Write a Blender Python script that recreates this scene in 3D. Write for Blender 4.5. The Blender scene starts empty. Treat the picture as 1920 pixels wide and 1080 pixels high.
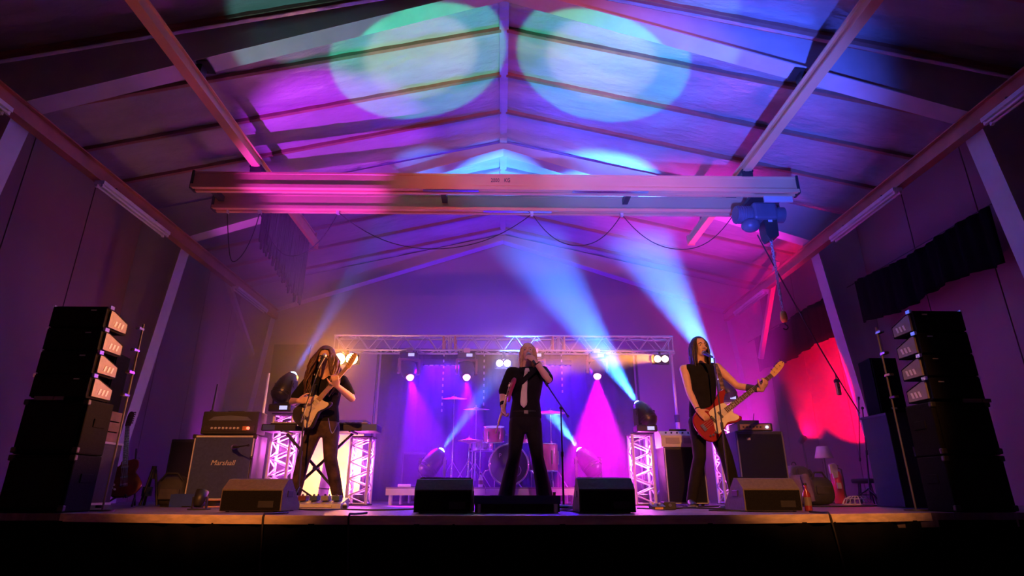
import bpy, bmesh, math, random
from mathutils import Vector, Matrix, Euler, Quaternion
random.seed(7)
PI = math.pi
SC = bpy.context.scene
COL = SC.collection

# ------------------------------------------------------------------ camera, world, exposure
# stage deck is z = 0; the photographer stands in front of the stage, lens just above the deck
FPX = 1080.0                                  # focal length in pixels of the 1920 x 1080 frame
TILT, YAW, EYE = math.radians(19.62), math.radians(1.0), 0.14
cam_data = bpy.data.cameras.new('camera')
cam = bpy.data.objects.new('camera', cam_data)
COL.objects.link(cam)
cam.location = (0, 0, EYE)
cam.rotation_euler = (PI/2 + TILT, 0, -YAW)
cam_data.sensor_width = 36
cam_data.lens = 36 * FPX / 1920
cam_data.clip_start = 0.05
SC.camera = cam
CR = Euler((PI/2 + TILT, 0, -YAW)).to_matrix()

def P(px, py, D):
    """world point at distance D in front of the lens (along the hall) seen at pixel px, py"""
    d = CR @ Vector(((px-960)/FPX, (540-py)/FPX, -1))
    return Vector((0, 0, EYE)) + d * (D / d.y)

def FX(px, D, z=0.0):
    """x of pixel column px for a thing at distance D and height z"""
    u = (px-960)/FPX
    # solve for the point on the plane y = D, height z
    a = CR.inverted() @ Vector((0, D, z-EYE)); b = CR.inverted() @ Vector((1, 0, 0))
    # (a.x + t b.x) / -(a.z + t b.z) = u
    return (-u*a.z - a.x) / (b.x + u*b.z)

w = bpy.data.worlds.new('world'); SC.world = w; w.use_nodes = True
w.node_tree.nodes['Background'].inputs[0].default_value = (0.012, 0.006, 0.03, 1)
w.node_tree.nodes['Background'].inputs[1].default_value = 0.30
SC.view_settings.view_transform = 'Standard'
SC.view_settings.look = 'None'
SC.view_settings.gamma = 1
SC.view_settings.use_curve_mapping = False
SC.view_settings.exposure = 0.0
SC.cycles.use_denoising = True
SC.cycles.volume_bounces = 0
SC.cycles.use_adaptive_sampling = True
SC.cycles.adaptive_threshold = 0.03
SC.cycles.max_bounces = 5
SC.cycles.diffuse_bounces = 3
SC.cycles.glossy_bounces = 2
SC.cycles.transparent_max_bounces = 6
SC.cycles.caustics_reflective = False
SC.cycles.caustics_refractive = False

def lamp(kind, name, loc, target, power, color, angle=30, blend=0.3, size=0.08, shape=None, size_y=None):
    d = bpy.data.lights.new(name, kind)
    d.energy = power; d.color = color
    if kind == 'SPOT':
        d.spot_size = math.radians(angle); d.spot_blend = blend; d.shadow_soft_size = size
    elif kind == 'AREA':
        d.size = size
        if size_y: d.shape = 'RECTANGLE'; d.size_y = size_y
    else:
        d.shadow_soft_size = size
    o = bpy.data.objects.new(name, d); COL.objects.link(o)
    o.location = loc
    if target is not None:
        o.rotation_euler = (Vector(target)-Vector(loc)).to_track_quat('-Z', 'Y').to_euler()
    return o
# ------------------------------------------------------------------ house lights and added fills (lamps on stage carry their own)
# narrow front-of-house profiles on a bar behind the photographer, one per performer
lamp('SPOT', 'front_profile_amber', (-0.9, -1.5, 3.7), (-1.95, 5.8, 0.65), 2100, (1.0, 0.30, 0.07), 24, 0.35, 0.06)
lamp('SPOT', 'front_profile_amber', (1.1, -1.5, 3.7), (2.35, 5.8, 0.70), 2100, (1.0, 0.33, 0.09), 24, 0.35, 0.06)
lamp('SPOT', 'front_profile_rose', (0.2, -1.5, 3.7), (0.3, 6.5, 1.35), 800, (1.0, 0.36, 0.30), 12, 0.6, 0.06)
lamp('SPOT', 'girder_fill_pink', (0.9, -1.5, 3.4), (0.9, 7.4, 4.5), 1700, (1.0, 0.14, 0.30), 38, 0.8, 0.1)  # added unseen spot that tints the crane girder pink
# unseen blue spots added before the stage to colour the roof
lamp('SPOT', 'roof_fill_blue', (1.5, 1.6, 0.0), (2.9, 7.6, 5.6), 6500, (0.05, 0.10, 1.0), 40, 0.8, 0.1)
lamp('SPOT', 'roof_fill_blue', (0.1, 1.6, 0.0), (0.4, 9.0, 6.0), 2000, (0.02, 0.14, 1.0), 20, 0.8, 0.1)
lamp('SPOT', 'truss_fill_lilac', (0.2, -1.5, 3.7), (0.1, 8.8, 2.40), 130, (0.70, 0.16, 1.0), 30, 0.5, 0.06)  # added unseen spot that brightens the lighting truss
# ------------------------------------------------------------------ materials
MATS = {}
def mat(name, col, rough=0.5, metal=0.0, var=0.12, vscale=6.0, bump=0.0, bscale=40.0, emit=None, estr=0.0, spec=0.5, alpha=1.0, coat=0.0, trans=0.0, aniso=None):
    if name in MATS: return MATS[name]
    m = bpy.data.materials.new(name); m.use_nodes = True
    nt = m.node_tree; b = nt.nodes['Principled BSDF']
    c = (*col, 1)
    b.inputs['Roughness'].default_value = rough
    b.inputs['Metallic'].default_value = metal
    b.inputs['Specular IOR Level'].default_value = spec
    b.inputs['Coat Weight'].default_value = coat
    b.inputs['Transmission Weight'].default_value = trans
    b.inputs['Alpha'].default_value = alpha
    tc = nt.nodes.new('ShaderNodeTexCoord')
    src = tc.outputs['Object']
    if aniso:
        mp = nt.nodes.new('ShaderNodeMapping'); mp.inputs['Scale'].default_value = aniso
        nt.links.new(src, mp.inputs['Vector']); src = mp.outputs['Vector']
    if var > 0:
        n = nt.nodes.new('ShaderNodeTexNoise'); n.inputs['Scale'].default_value = vscale; n.inputs['Detail'].default_value = 3
        nt.links.new(src, n.inputs['Vector'])
        r = nt.nodes.new('ShaderNodeValToRGB')
        r.color_ramp.elements[0].position = 0.3; r.color_ramp.elements[1].position = 0.7
        r.color_ramp.elements[0].color = tuple(max(0, x*(1-var)) for x in col) + (1,)
        r.color_ramp.elements[1].color = tuple(min(1, x*(1+var)) for x in col) + (1,)
        nt.links.new(n.outputs['Fac'], r.inputs['Fac']); nt.links.new(r.outputs['Color'], b.inputs['Base Color'])
    else:
        b.inputs['Base Color'].default_value = c
    if bump > 0:
        n2 = nt.nodes.new('ShaderNodeTexNoise'); n2.inputs['Scale'].default_value = bscale; n2.inputs['Detail'].default_value = 4
        nt.links.new(src, n2.inputs['Vector'])
        bp = nt.nodes.new('ShaderNodeBump'); bp.inputs['Strength'].default_value = bump; bp.inputs['Distance'].default_value = 0.02
        nt.links.new(n2.outputs['Fac'], bp.inputs['Height']); nt.links.new(bp.outputs['Normal'], b.inputs['Normal'])
    if emit:
        b.inputs['Emission Color'].default_value = (*emit, 1); b.inputs['Emission Strength'].default_value = estr
    MATS[name] = m
    return m

M_FOIL = mat('roof_foil', (0.60, 0.58, 0.62), 0.27, 0.45, 0.12, 1.3, 0.9, 4.5, aniso=(1.0, 2.4, 1.0))
M_BATTEN = mat('batten_paint', (0.30, 0.13, 0.11), 0.6)
M_STEEL = mat('painted_steel', (0.55, 0.52, 0.56), 0.45, 0.1, 0.08, 3)
M_WALL = mat('wall_panel', (0.29, 0.145, 0.175), 0.8, 0, 0.10, 0.9, 0.08, 12)
M_BACKWALL = mat('back_wall_panel', (0.36, 0.30, 0.29), 0.85, 0, 0.15, 0.6, 0.08, 10)
M_CRANE = mat('crane_paint', (0.78, 0.40, 0.22), 0.38, 0.0, 0.06, 2.0)
M_RUST = mat('runway_paint', (0.45, 0.17, 0.10), 0.5, 0.1, 0.2, 3)
M_DARK = mat('dark_plastic', (0.022, 0.022, 0.026), 0.45)
M_BLACK = mat('black_paint', (0.012, 0.012, 0.014), 0.6, 0, 0.1, 30, 0.15, 120)
M_CLOTH = mat('black_cloth', (0.006, 0.006, 0.008), 0.95, 0, 0.2, 8, 0.1, 60, spec=0.02)
M_DECK = mat('stage_deck', (0.16, 0.13, 0.13), 0.42, 0, 0.25, 5, 0.1, 50, aniso=(6, 1, 1))
M_EDGE = mat('stage_edge_wood', (0.72, 0.55, 0.36), 0.5, 0, 0.2, 6, 0.1, 40, aniso=(1, 6, 6))
M_FLOOR = mat('hall_floor', (0.05, 0.045, 0.045), 0.7, 0, 0.2, 2)
M_ALU = mat('aluminium', (0.78, 0.78, 0.80), 0.3, 0.55, 0.05, 10)
M_CHROME = mat('chrome', (0.8, 0.8, 0.82), 0.15, 1.0, 0)
M_LAMPW = mat('fixture_white', (0.72, 0.70, 0.72), 0.5)
M_TUBE = mat('dead_tube_glass', (0.75, 0.74, 0.76), 0.25, 0, 0.03)
M_RUBBER = mat('rubber', (0.015, 0.015, 0.017), 0.7)

# ------------------------------------------------------------------ mesh builder
class MB:
    def __init__(s): s.v = []; s.f = []; s.sm = []
    def add(s, vs, fs, smooth=False):
        k = len(s.v); s.v += [tuple(v) for v in vs]
        s.f += [tuple(i+k for i in f) for f in fs]; s.sm += [smooth]*len(fs); return s
    def box(s, c, d, rot=None, bev=0.0):
        x, y, z = d[0]/2, d[1]/2, d[2]/2
        M = rot if rot is not None else Matrix.Identity(3)
        c = Vector(c)
        if bev <= 0:
            vs = [c + M @ Vector((sx*x, sy*y, sz*z)) for sz in (-1, 1) for sy in (-1, 1) for sx in (-1, 1)]
            s.add(vs, [(0,2,3,1),(4,5,7,6),(0,1,5,4),(2,6,7,3),(0,4,6,2),(1,3,7,5)])
        else:
            bm = bmesh.new(); bmesh.ops.create_cube(bm, size=1)
            for v in bm.verts: v.co = Vector((v.co.x*d[0], v.co.y*d[1], v.co.z*d[2]))
            bmesh.ops.bevel(bm, geom=list(bm.edges), offset=bev, segments=2, affect='EDGES', profile=0.5)
            bm.verts.index_update()
            s.add([c + M @ v.co for v in bm.verts], [tuple(v.index for v in f.verts) for f in bm.faces])
            bm.free()
        return s
    def bar(s, p0, p1, w, h, up=(0,0,1)):
        """box beam from p0 to p1, w across, h along up"""
        p0, p1 = Vector(p0), Vector(p1); d = (p1-p0); L = d.length; d.normalize()
        u = Vector(up); side = d.cross(u); side.normalize(); u = side.cross(d)
        M = Matrix((side, d, u)).transposed()
        return s.box((p0+p1)/2, (w, L, h), M)
    def cyl(s, p0, p1, r0, r1=None, n=12, cap=True, smooth=True):
        p0, p1 = Vector(p0), Vector(p1); r1 = r0 if r1 is None else r1
        d = (p1-p0).normalized(); a = d.orthogonal().normalized(); b = d.cross(a)
        vs = []
        for p, r in ((p0, r0), (p1, r1)):
            for i in range(n):
                t = 2*PI*i/n; vs.append(p + a*(r*math.cos(t)) + b*(r*math.sin(t)))
        s.add(vs, [(i, (i+1)%n, n+(i+1)%n, n+i) for i in range(n)], smooth)
        if cap:
            s.add(vs[:n], [tuple(range(n))[::-1]]); s.add(vs[n:], [tuple(range(n))])
        return s
    def tube(s, pts, r, n=8, cap=True, smooth=True):
        pts = [Vector(p) for p in pts]; R = r if isinstance(r, (list, tuple)) else [r]*len(pts)
        vs = []; a = None
        for i, p in enumerate(pts):
            t = (pts[min(i+1, len(pts)-1)] - pts[max(i-1, 0)]).normalized()
            if a is None: a = t.orthogonal().normalized()
            else:
                a = a - t*a.dot(t)
                a = a.normalized() if a.length > 1e-6 else t.orthogonal().normalized()
            b = t.cross(a)
            for k in range(n):
                q = 2*PI*k/n; vs.append(p + a*(R[i]*math.cos(q)) + b*(R[i]*math.sin(q)))
        fs = [(i*n+k, i*n+(k+1)%n, (i+1)*n+(k+1)%n, (i+1)*n+k) for i in range(len(pts)-1) for k in range(n)]
        s.add(vs, fs, smooth)
        if cap:
            s.add(vs[:n], [tuple(range(n))[::-1]]); s.add(vs[-n:], [tuple(range(n))])
        return s
    def lathe(s, prof, origin=(0,0,0), axis=(0,0,1), n=20, smooth=True):
        """prof: list of (radius, height along axis)"""
        o = Vector(origin); d = Vector(axis).normalized(); a = d.orthogonal().normalized(); b = d.cross(a)
        vs = [o + d*h + a*(r*math.cos(2*PI*i/n)) + b*(r*math.sin(2*PI*i/n)) for r, h in prof for i in range(n)]
        fs = [(j*n+i, j*n+(i+1)%n, (j+1)*n+(i+1)%n, (j+1)*n+i) for j in range(len(prof)-1) for i in range(n)]
        return s.add(vs, fs, smooth)
    def sphere(s, c, r, n=12, m=8):
        c = Vector(c); R = Vector(r) if not isinstance(r, (int, float)) else Vector((r, r, r))
        vs = [c + Vector((R.x*math.sin(PI*j/m)*math.cos(2*PI*i/n), R.y*math.sin(PI*j/m)*math.sin(2*PI*i/n), R.z*math.cos(PI*j/m))) for j in range(m+1) for i in range(n)]
        return s.add(vs, [(j*n+i, (j+1)*n+i, (j+1)*n+(i+1)%n, j*n+(i+1)%n) for j in range(m) for i in range(n)], True)
    def prism(s, out, d0, d1, frame=None):
        """2D outline (a,b) extruded from d0 to d1; frame maps (a,b,d) -> xyz"""
        fr = frame or (lambda a, b, d: (a, b, d)); n = len(out)
        vs = [fr(a, b, d0) for a, b in out] + [fr(a, b, d1) for a, b in out]
        s.add(vs, [tuple(range(n))[::-1], tuple(range(n, 2*n))] + [(i, (i+1)%n, n+(i+1)%n, n+i) for i in range(n)])
        return s
    def torus(s, c, R, r, axis=(0,0,1), n=28, m=8, a0=0, a1=2*PI):
        d = Vector(axis).normalized(); a = d.orthogonal().normalized(); b = d.cross(a); c = Vector(c)
        full = abs(a1-a0-2*PI) < 1e-6
        k = n if full else n+1
        pts = [c + a*(R*math.cos(a0+(a1-a0)*i/n)) + b*(R*math.sin(a0+(a1-a0)*i/n)) for i in range(k)]
        vs = []
        for p in pts:
            e = (p-c).normalized()
            for j in range(m):
                q = 2*PI*j/m; vs.append(p + e*(r*math.cos(q)) + d*(r*math.sin(q)))
        fs = [(i*m+j, ((i+1)%k)*m+j, ((i+1)%k)*m+(j+1)%m, i*m+(j+1)%m) for i in range(n if full else n) for j in range(m)]
        return s.add(vs, fs, True)
    def xf(s, M):
        s.v = [tuple(M @ Vector(v)) for v in s.v]; return s
    def build(s, name, m, parent=None):
        me = bpy.data.meshes.new(name); me.from_pydata(s.v, [], s.f); me.update()
        me.polygons.foreach_set('use_smooth', s.sm)
        bm = bmesh.new(); bm.from_mesh(me); bmesh.ops.recalc_face_normals(bm, faces=bm.faces); bm.to_mesh(me); bm.free()
        if m is not None: me.materials.append(m)
        o = bpy.data.objects.new(name, me); COL.objects.link(o)
        if parent is not None: o.parent = parent
        return o

def tag(o, label=None, cat=None, group=None, kind=None):
    if label: o['label'] = label
    if cat: o['category'] = cat
    if group: o['group'] = group
    if kind: o['kind'] = kind
    return o
def thing(name, label, cat, loc=(0,0,0), rz=0.0, group=None, rot=None):
    o = bpy.data.objects.new(name, None); COL.objects.link(o); o.empty_display_size = 0.1
    o.location = loc; o.rotation_euler = rot if rot is not None else (0, 0, rz)
    return tag(o, label, cat, group)
def copy_tree(o, parent=None, loc=None, rz=None, label=None):
    kids = list(o.children)
    c = o.copy(); COL.objects.link(c)
    if parent is not None: c.parent = parent
    if loc is not None: c.location = loc
    if rz is not None: c.rotation_euler = (0, 0, rz)
    if label: c['label'] = label
    for k in kids: copy_tree(k, c)
    return c
def RZ(a): return Matrix.Rotation(a, 3, 'Z')
def RX(a): return Matrix.Rotation(a, 3, 'X')
def RY(a): return Matrix.Rotation(a, 3, 'Y')
# ------------------------------------------------------------------ the hall
WX, Y0, YB = 6.3, -1.9, 13.4
RIDGE, PITCH = 6.34, 0.236
FRAMES = (1.7, 5.6, 9.2, 13.25)
def zroof(x): return RIDGE - PITCH*abs(x)
def zraft(x): return 6.09 - 0.335*abs(x)

floor = tag(MB().box((0, (Y0+YB)/2, -1.05), (2*WX+0.4, YB-Y0+0.4, 0.1)).build('floor', M_FLOOR), 'dark concrete hall floor in front of and under the stage', kind='structure')
for side, sx in (('left', -1), ('right', 1)):
    wo = MB().box((sx*(WX+0.06), (Y0+YB)/2, (zroof(WX)-1.0)/2), (0.1, YB-Y0, zroof(WX)+1.0)).build('wall_'+side, M_WALL)
    tag(wo, f'plain panelled long wall on the {side} of the hall', kind='structure')
    # sandwich panels with vertical joints
    pm = None
    y = Y0
    while y < YB-0.1:
        if pm is None:
            p = MB().box((0, 0, 0), (0.02, 1.215, zroof(WX)+0.98)).build('wall_panel', M_WALL, wo); pm = p.data
        else:
            p = bpy.data.objects.new('wall_panel', pm); COL.objects.link(p); p.parent = wo
        p.location = (sx*WX, y+0.6167, (zroof(WX)-1.0)/2)
        y += 1.2333
gable = [(-WX-0.1, -1.0), (WX+0.1, -1.0), (WX+0.1, zroof(WX)), (0, RIDGE), (-WX-0.1, zroof(WX))]
tag(MB().prism(gable, YB, YB+0.1, lambda a, b, d: (a, d, b)).build('wall_back', M_BACKWALL), 'dull gable wall at the far end behind the stage', kind='structure')
tag(MB().prism(gable, Y0-0.1, Y0, lambda a, b, d: (a, d, b)).build('wall_front', M_BACKWALL), 'gable wall behind the photographer', kind='structure')
# pale sill strip running up under the gable verge
for k, sx in enumerate((-1, 1)):
    tag(MB().bar((0, YB-0.04, zroof(0)-0.12), (sx*WX, YB-0.04, zroof(WX)-0.12), 0.06, 0.10).build(f'trim_{k+1}', M_STEEL), 'flashing strip under the roof verge on the far gable', kind='structure')

ceil = thing('ceiling', 'foil lined pitched roof over the hall', None); ceil['kind'] = 'structure'
# foil lined bays between the battens, each a sheet of its own
def foil_panel(sx, ya, yb, seed):
    rnd = random.Random(seed); nx, ny = 26, 6
    ph = [rnd.uniform(0, 6.28) for _ in range(6)]
    top, bot, f = [], [], []
    for j in range(ny+1):
        for i in range(nx+1):
            x = WX*i/nx; t = j/ny; y = ya + (yb-ya)*t
            sag = -0.035*math.sin(PI*t)
            wr = 0.010*math.sin(9*x+ph[0]+3*t)*math.sin(PI*t) + 0.008*math.sin(21*x+ph[1]-5*t)*math.sin(PI*t) + 0.006*math.sin(14*x + 9*t + ph[2])
            top.append((sx*x, y, zroof(x)+sag+wr))
    m = MB(); n = nx+1
    fs = [(j*n+i, j*n+i+1, (j+1)*n+i+1, (j+1)*n+i) for j in range(ny) for i in range(nx)]
    m.add(top, fs, True)
    return m
y, seed = Y0, 1
ys = []
step = 0.925
y = 9.2 - step*12
while y < YB-0.05:
    ys.append(y); y += step
ys.append(YB)
for ya, yb in zip(ys[:-1], ys[1:]):
    for sx in (-1, 1):
        foil_panel(sx, ya, yb, seed).build('foil_sheet', M_FOIL, ceil); seed += 1
for yy in ys[1:-1]:
    if min(abs(yy-f) for f in FRAMES) < 0.1: continue
    for sx in (-1, 1):
        MB().bar((0, yy, zroof(0)-0.03), (sx*WX, yy, zroof(WX)-0.03), 0.055, 0.06).build('batten', M_BATTEN, ceil)
MB().box((0, (ys[0]+YB)/2, RIDGE-0.045), (0.13, YB-ys[0], 0.05)).build('ridge_strip', M_FOIL, ceil)
MB().prism([(-WX-0.2, zroof(WX+0.2)+0.06), (0, RIDGE+0.06), (WX+0.2, zroof(WX+0.2)+0.06), (WX+0.2, zroof(WX+0.2)+0.12), (0, RIDGE+0.12), (-WX-0.2, zroof(WX+0.2)+0.12)], Y0-0.1, YB+0.1, lambda a, b, d: (a, d, b)).build('roof_deck', M_STEEL, ceil)

# welded portal frames: tapered columns and haunched rafters
for yy in FRAMES:
    fr = thing('portal_frame', {1.7: 'pale tapered steel portal frame over the photographer', 5.6: 'pale tapered steel portal frame over the front of the stage', 9.2: 'pale tapered steel portal frame behind the crane girders', 13.25: 'pale tapered steel portal frame against the far gable'}[yy], None, (0, yy, 0)); fr['kind'] = 'structure'
    for sx in (-1, 1):
        xb, xt = 5.98, 5.44; zt = zraft(xt)
        MB().prism([(sx*xb, -1.0), (sx*xt, zt), (sx*WX, zt), (sx*WX, -1.0)], -0.006, 0.006, lambda a, b, d: (a, d, b)).build('column_web', M_STEEL, fr)
        MB().bar((sx*xb, 0, -1.0), (sx*xt, 0, zt), 0.26, 0.016, up=(1, 0, 0)).build('column_flange', M_STEEL, fr)
        MB().prism([(0, zraft(0)), (0, zroof(0)-0.05), (sx*WX, zroof(WX)-0.05), (sx*WX, zt), (sx*xt, zt)], -0.006, 0.006, lambda a, b, d: (a, d, b)).build('rafter_web', M_STEEL, fr)
        MB().bar((0, 0, zraft(0)), (sx*xt, 0, zraft(xt)), 0.24, 0.016).build('rafter_flange', M_STEEL, fr)
        MB().box((sx*5.88, 0, 0.03), (0.14, 0.34, 0.06)).build('base_plate', M_STEEL, fr)
# knee braces by the far columns
for sx, a, b in ((-1, (415, 500, 11.0), (478, 665, 12.9)), (1, (1443, 490, 11.0), (1428, 672, 12.3))):
    pa, pb = P(*a), P(*b); pa.x = sx*5.7; pb.x = sx*5.66
    br = MB().bar(pa, pb, 0.09, 0.09).build('wall_brace', M_STEEL)
    tag(br, 'slanting steel brace on the %s wall by the far column' % ('left' if sx < 0 else 'right'), kind='structure')

# tall dark doorway in the far gable and drapes pulled over the window band of the right wall
d1 = MB().box((0, 0, 0), (0.06, 0.06, 0.06)).build('door_1', M_BLACK)
d1.location = (-4.95, YB-0.03, 1.75); d1.scale = (0.85/0.06, 1, 3.4/0.06)
tag(d1, 'tall black door in the far gable wall', kind='structure')

# stage: deck boards, bright edge plank and black skirt
def front(x): return 4.62 - 0.55*max(0.0, 1-(x/3.25)**2)
stage = thing('floor_stage', 'wooden stage deck with a bright front plank and black skirt', None); stage['kind'] = 'structure'
MB().box((0, 9.2, -0.55), (2*WX, 8.3, 0.9)).build('substructure', M_BLACK, stage)
XS = [-3.25 + 6.5*i/26 for i in range(27)]
nb = 0
xw = 0.5
x = -WX
while x < WX-0.01:
    x2 = min(WX, x+0.61)
    fa, fb = (front(x+0.0) if abs(x) < 3.25 else 4.62), (front(x2) if abs(x2) < 3.25 else 4.62)
    m = MB(); g = 0.003
    m.prism([(x+g, fa+0.045), (x2-g, fb+0.045), (x2-g, YB), (x+g, YB)], -0.10, 0.0)
    m.build('deck_board', M_DECK, stage); x = x2
m = MB()
for a, b in zip(XS[:-1], XS[1:]):
    m.prism([(a, front(a)), (b, front(b)), (b, front(b)+0.045), (a, front(a)+0.045)], -0.055, 0.001)
m.build('edge_plank', M_EDGE, stage)
m = MB()
XK = [-WX + 2*WX*i/160 for i in range(161)]
pts = [(x, (front(x) if abs(x) < 3.25 else 4.62)+0.02+0.018*math.sin(x*26)+0.012*math.sin(x*61)) for x in XK]
m.add([(x, y, -0.05) for x, y in pts] + [(x, y-0.02, -1.0) for x, y in pts], [(i, i+1, 161+i+1, 161+i) for i in range(160)], True)
m.build('skirt', M_CLOTH, stage)
# ------------------------------------------------------------------ machine haze hanging over the back of the stage
hz = bpy.data.materials.new('stage_haze'); hz.use_nodes = True
nt = hz.node_tree; nt.nodes.remove(nt.nodes['Principled BSDF'])
vs = nt.nodes.new('ShaderNodeVolumeScatter'); vs.inputs['Color'].default_value = (0.9, 0.9, 1, 1)
vs.inputs['Density'].default_value = 0.10; vs.inputs['Anisotropy'].default_value = 0.15
nt.links.new(vs.outputs[0], nt.nodes['Material Output'].inputs['Volume'])
hx = 5.3
hzo = MB().box((0, 10.1, 2.205), (2*hx, 6.2, 4.39)).build('haze', hz)
tag(hzo, 'thin machine haze drifting over the back half of the stage', 'haze', kind='stuff')
# ------------------------------------------------------------------ crane runway, double girder crane, hoist, festoon
RX, RZc = 3.58, 4.68
for sx in (-1, 1):
    r = thing('crane_rail', 'brown crane rail hung under the rafters on the %s' % ('festoon side' if sx < 0 else 'hoist side'), 'rail', (sx*RX, 0, 0))
    MB().bar((0, -1.7, RZc), (0, 9.95, RZc), 0.035, 0.15).bar((0, -1.7, RZc+0.075), (0, 9.95, RZc+0.075), 0.10, 0.014).bar((0, -1.7, RZc-0.075), (0, 9.95, RZc-0.075), 0.12, 0.022).build('profile', M_CRANE, r)
    MB().bar((sx*0.045, -1.7, RZc+0.01), (sx*0.045, 9.95, RZc+0.01), 0.03, 0.06).build('conductor_bar', M_DARK, r)
    for fy in FRAMES[:3]:
        hz_ = zraft(RX)
        MB().box((0, fy, (RZc+0.08+hz_)/2), (0.09, 0.12, hz_-RZc-0.07)).box((0, fy, hz_-0.005), (0.26, 0.22, 0.012)).build('hanger', M_DARK, r)
    MB().box((0, 9.97, RZc), (0.14, 0.02, 0.2)).build('end_stop', M_CRANE, r)
for sx in (-1, 1):
    r = thing('runway_rail', 'rust brown steel rail running along the columns of the %s wall' % ('left' if sx < 0 else 'right'), 'rail', (sx*5.38, 0, 4.15))
    MB().bar((0, -1.7, 0), (0, 13.2, 0), 0.02, 0.2).bar((0, -1.7, 0.1), (0, 13.2, 0.1), 0.12, 0.016).bar((0, -1.7, -0.1), (0, 13.2, -0.1), 0.12, 0.016).build('profile', M_RUST, r)
    for fy in FRAMES:
        MB().box((sx*0.06, fy, 0), (0.1, 0.2, 0.16)).build('bracket', M_RUST, r)

GY1, GY2 = 7.40, 8.04
crane = thing('overhead_crane', 'pinkish orange double girder overhead crane marked 2000 KG', 'crane', (0, 0, 0))
GXA, GXB = -4.46, 4.30
for gy, zt, zb, nm in ((GY1, 4.52, 4.25, 'front_girder'), (GY2, 4.52, 4.25, 'back_girder')):
    h = zt-zb; zc = (zt+zb)/2
    g = MB()
    # rolled hollow track profile: body, top lip, flared lower rails
    prof = [(-0.055, zt), (0.055, zt), (0.055, zt-0.03), (0.048, zt-0.035), (0.048, zb+0.075), (0.085, zb+0.055), (0.085, zb), (0.03, zb), (0.03, zb+0.025), (-0.03, zb+0.025), (-0.03, zb), (-0.085, zb), (-0.085, zb+0.055), (-0.048, zb+0.075), (-0.048, zt-0.035), (-0.055, zt-0.03)]
    g.prism([(gy+a, b) for a, b in prof], GXA, GXB, lambda a, b, d: (d, a, b))
    go = g.build(nm, M_CRANE, crane)
    for x in (GXA, GXB):
        MB().box((x, gy, zc), (0.03, 0.15, h+0.02)).build('end_cap', M_DARK, go)
    for sx in (-1, 1):
        MB().box((sx*RX, gy, 4.565), (0.16, 0.14, 0.10)).build('trolley', M_DARK, go)
        for dx in (-0.06, 0.06):
            MB().cyl((sx*RX+dx, gy-0.08, 4.60), (sx*RX+dx, gy+0.08, 4.60), 0.03, n=10).build('wheel', M_DARK, go)
for x in (GXA+0.12, GXB-0.12, -0.9, 1.9):
    MB().box((x, (GY1+GY2)/2, 4.42), (0.08, GY2-GY1-0.1, 0.08)).build('cross_tie', M_DARK, crane)
for x0, x1, gy in ((-1.15, -0.35, GY1), (1.0, 2.1, GY1), (-0.3, 0.75, GY2)):
    MB().box(((x0+x1)/2, gy-0.05, 4.243), (x1-x0, 0.05, 0.012)).build('polished_strip', M_CHROME, crane)
# stencilled load mark
def text_obj(body, size, loc, rot, m, parent, name='lettering', ext=0.002, align='CENTER'):
    cu = bpy.data.curves.new(name, 'FONT'); cu.body = body; cu.size = size; cu.extrude = ext
    cu.align_x = align; cu.align_y = 'CENTER'; cu.resolution_u = 3
    t = bpy.data.objects.new(name, cu); COL.objects.link(t)
    dg = bpy.context.evaluated_depsgraph_get()
    me = bpy.data.meshes.new_from_object(t.evaluated_get(dg)); bpy.data.objects.remove(t); bpy.data.curves.remove(cu)
    me.materials.clear(); me.materials.append(m)
    o = bpy.data.objects.new(name, me); COL.objects.link(o)
    o.location = loc; o.rotation_euler = rot
    if parent is not None: o.parent = parent
    return o
M_STENCIL = mat('stencil_ink', (0.008, 0.006, 0.05), 0.7)
for wd, px in (('2000', 928.5), ('KG', 951)):
    tq = text_obj(wd, 0.088, (FX(px, GY1, 4.42), GY1-0.052, 4.415), (PI/2, 0, 0), M_STENCIL, crane, 'load_lettering'); tq.scale = (0.72, 1, 1)

# hoist with chain, hook and pendant control line at the hoist end
HX = 4.0
ho = thing('chain_hoist', 'dark blue grey electric chain hoist hung at the end of the crane girders', 'hoist', (0, 0, 0))
hc = Vector((FX(1432, 7.72, 4.0), 7.72, 4.02))
M_HOIST = mat('hoist_paint', (0.10, 0.11, 0.17), 0.4, 0.1)
MB().box((hc.x+0.02, 7.72, 4.30), (0.5, 0.74, 0.05)).build('carriage', M_DARK, ho)
MB().box((hc.x+0.13, 7.46, 4.205), (0.42, 0.03, 0.09)).build('maker_plate', M_STEEL, ho)
b = MB().box((hc.x-0.02, 7.72, 4.09), (0.36, 0.30, 0.28), bev=0.04).build('gearbox', M_HOIST, ho)
mo = MB().cyl((hc.x-0.42, 7.72, 4.08), (hc.x-0.20, 7.72, 4.08), 0.13, n=20).build('motor', M_HOIST, ho)
for i in range(6):
    MB().torus((hc.x-0.40+i*0.035, 7.72, 4.08), 0.132, 0.008, (1, 0, 0), 20, 6).build('cooling_fin', M_HOIST, mo)
MB().cyl((hc.x+0.16, 7.72, 4.08), (hc.x+0.30, 7.72, 4.08), 0.12, n=20).build('brake_housing', M_HOIST, ho)
bb = MB()
bb.prism([(-0.10, 3.98), (0.10, 3.98), (0.09, 3.70), (-0.05, 3.64), (-0.09, 3.72)], -0.10, 0.10, lambda a, b_, d: (hc.x+0.05+a, 7.72+d, b_)).build('chain_bag', M_DARK, ho)
MB().box((hc.x+0.04, 7.612, 3.93), (0.06, 0.012, 0.03)).build('name_plate', M_LAMPW, ho)
MB().sphere((hc.x-0.22, 7.70, 3.90), (0.14, 0.12, 0.11)).build('end_cover', M_HOIST, ho)
cx = hc.x+0.06
zh = P(1468, 600, 7.72).z
nl = 26
ch = MB()
zz = 3.70
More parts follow.
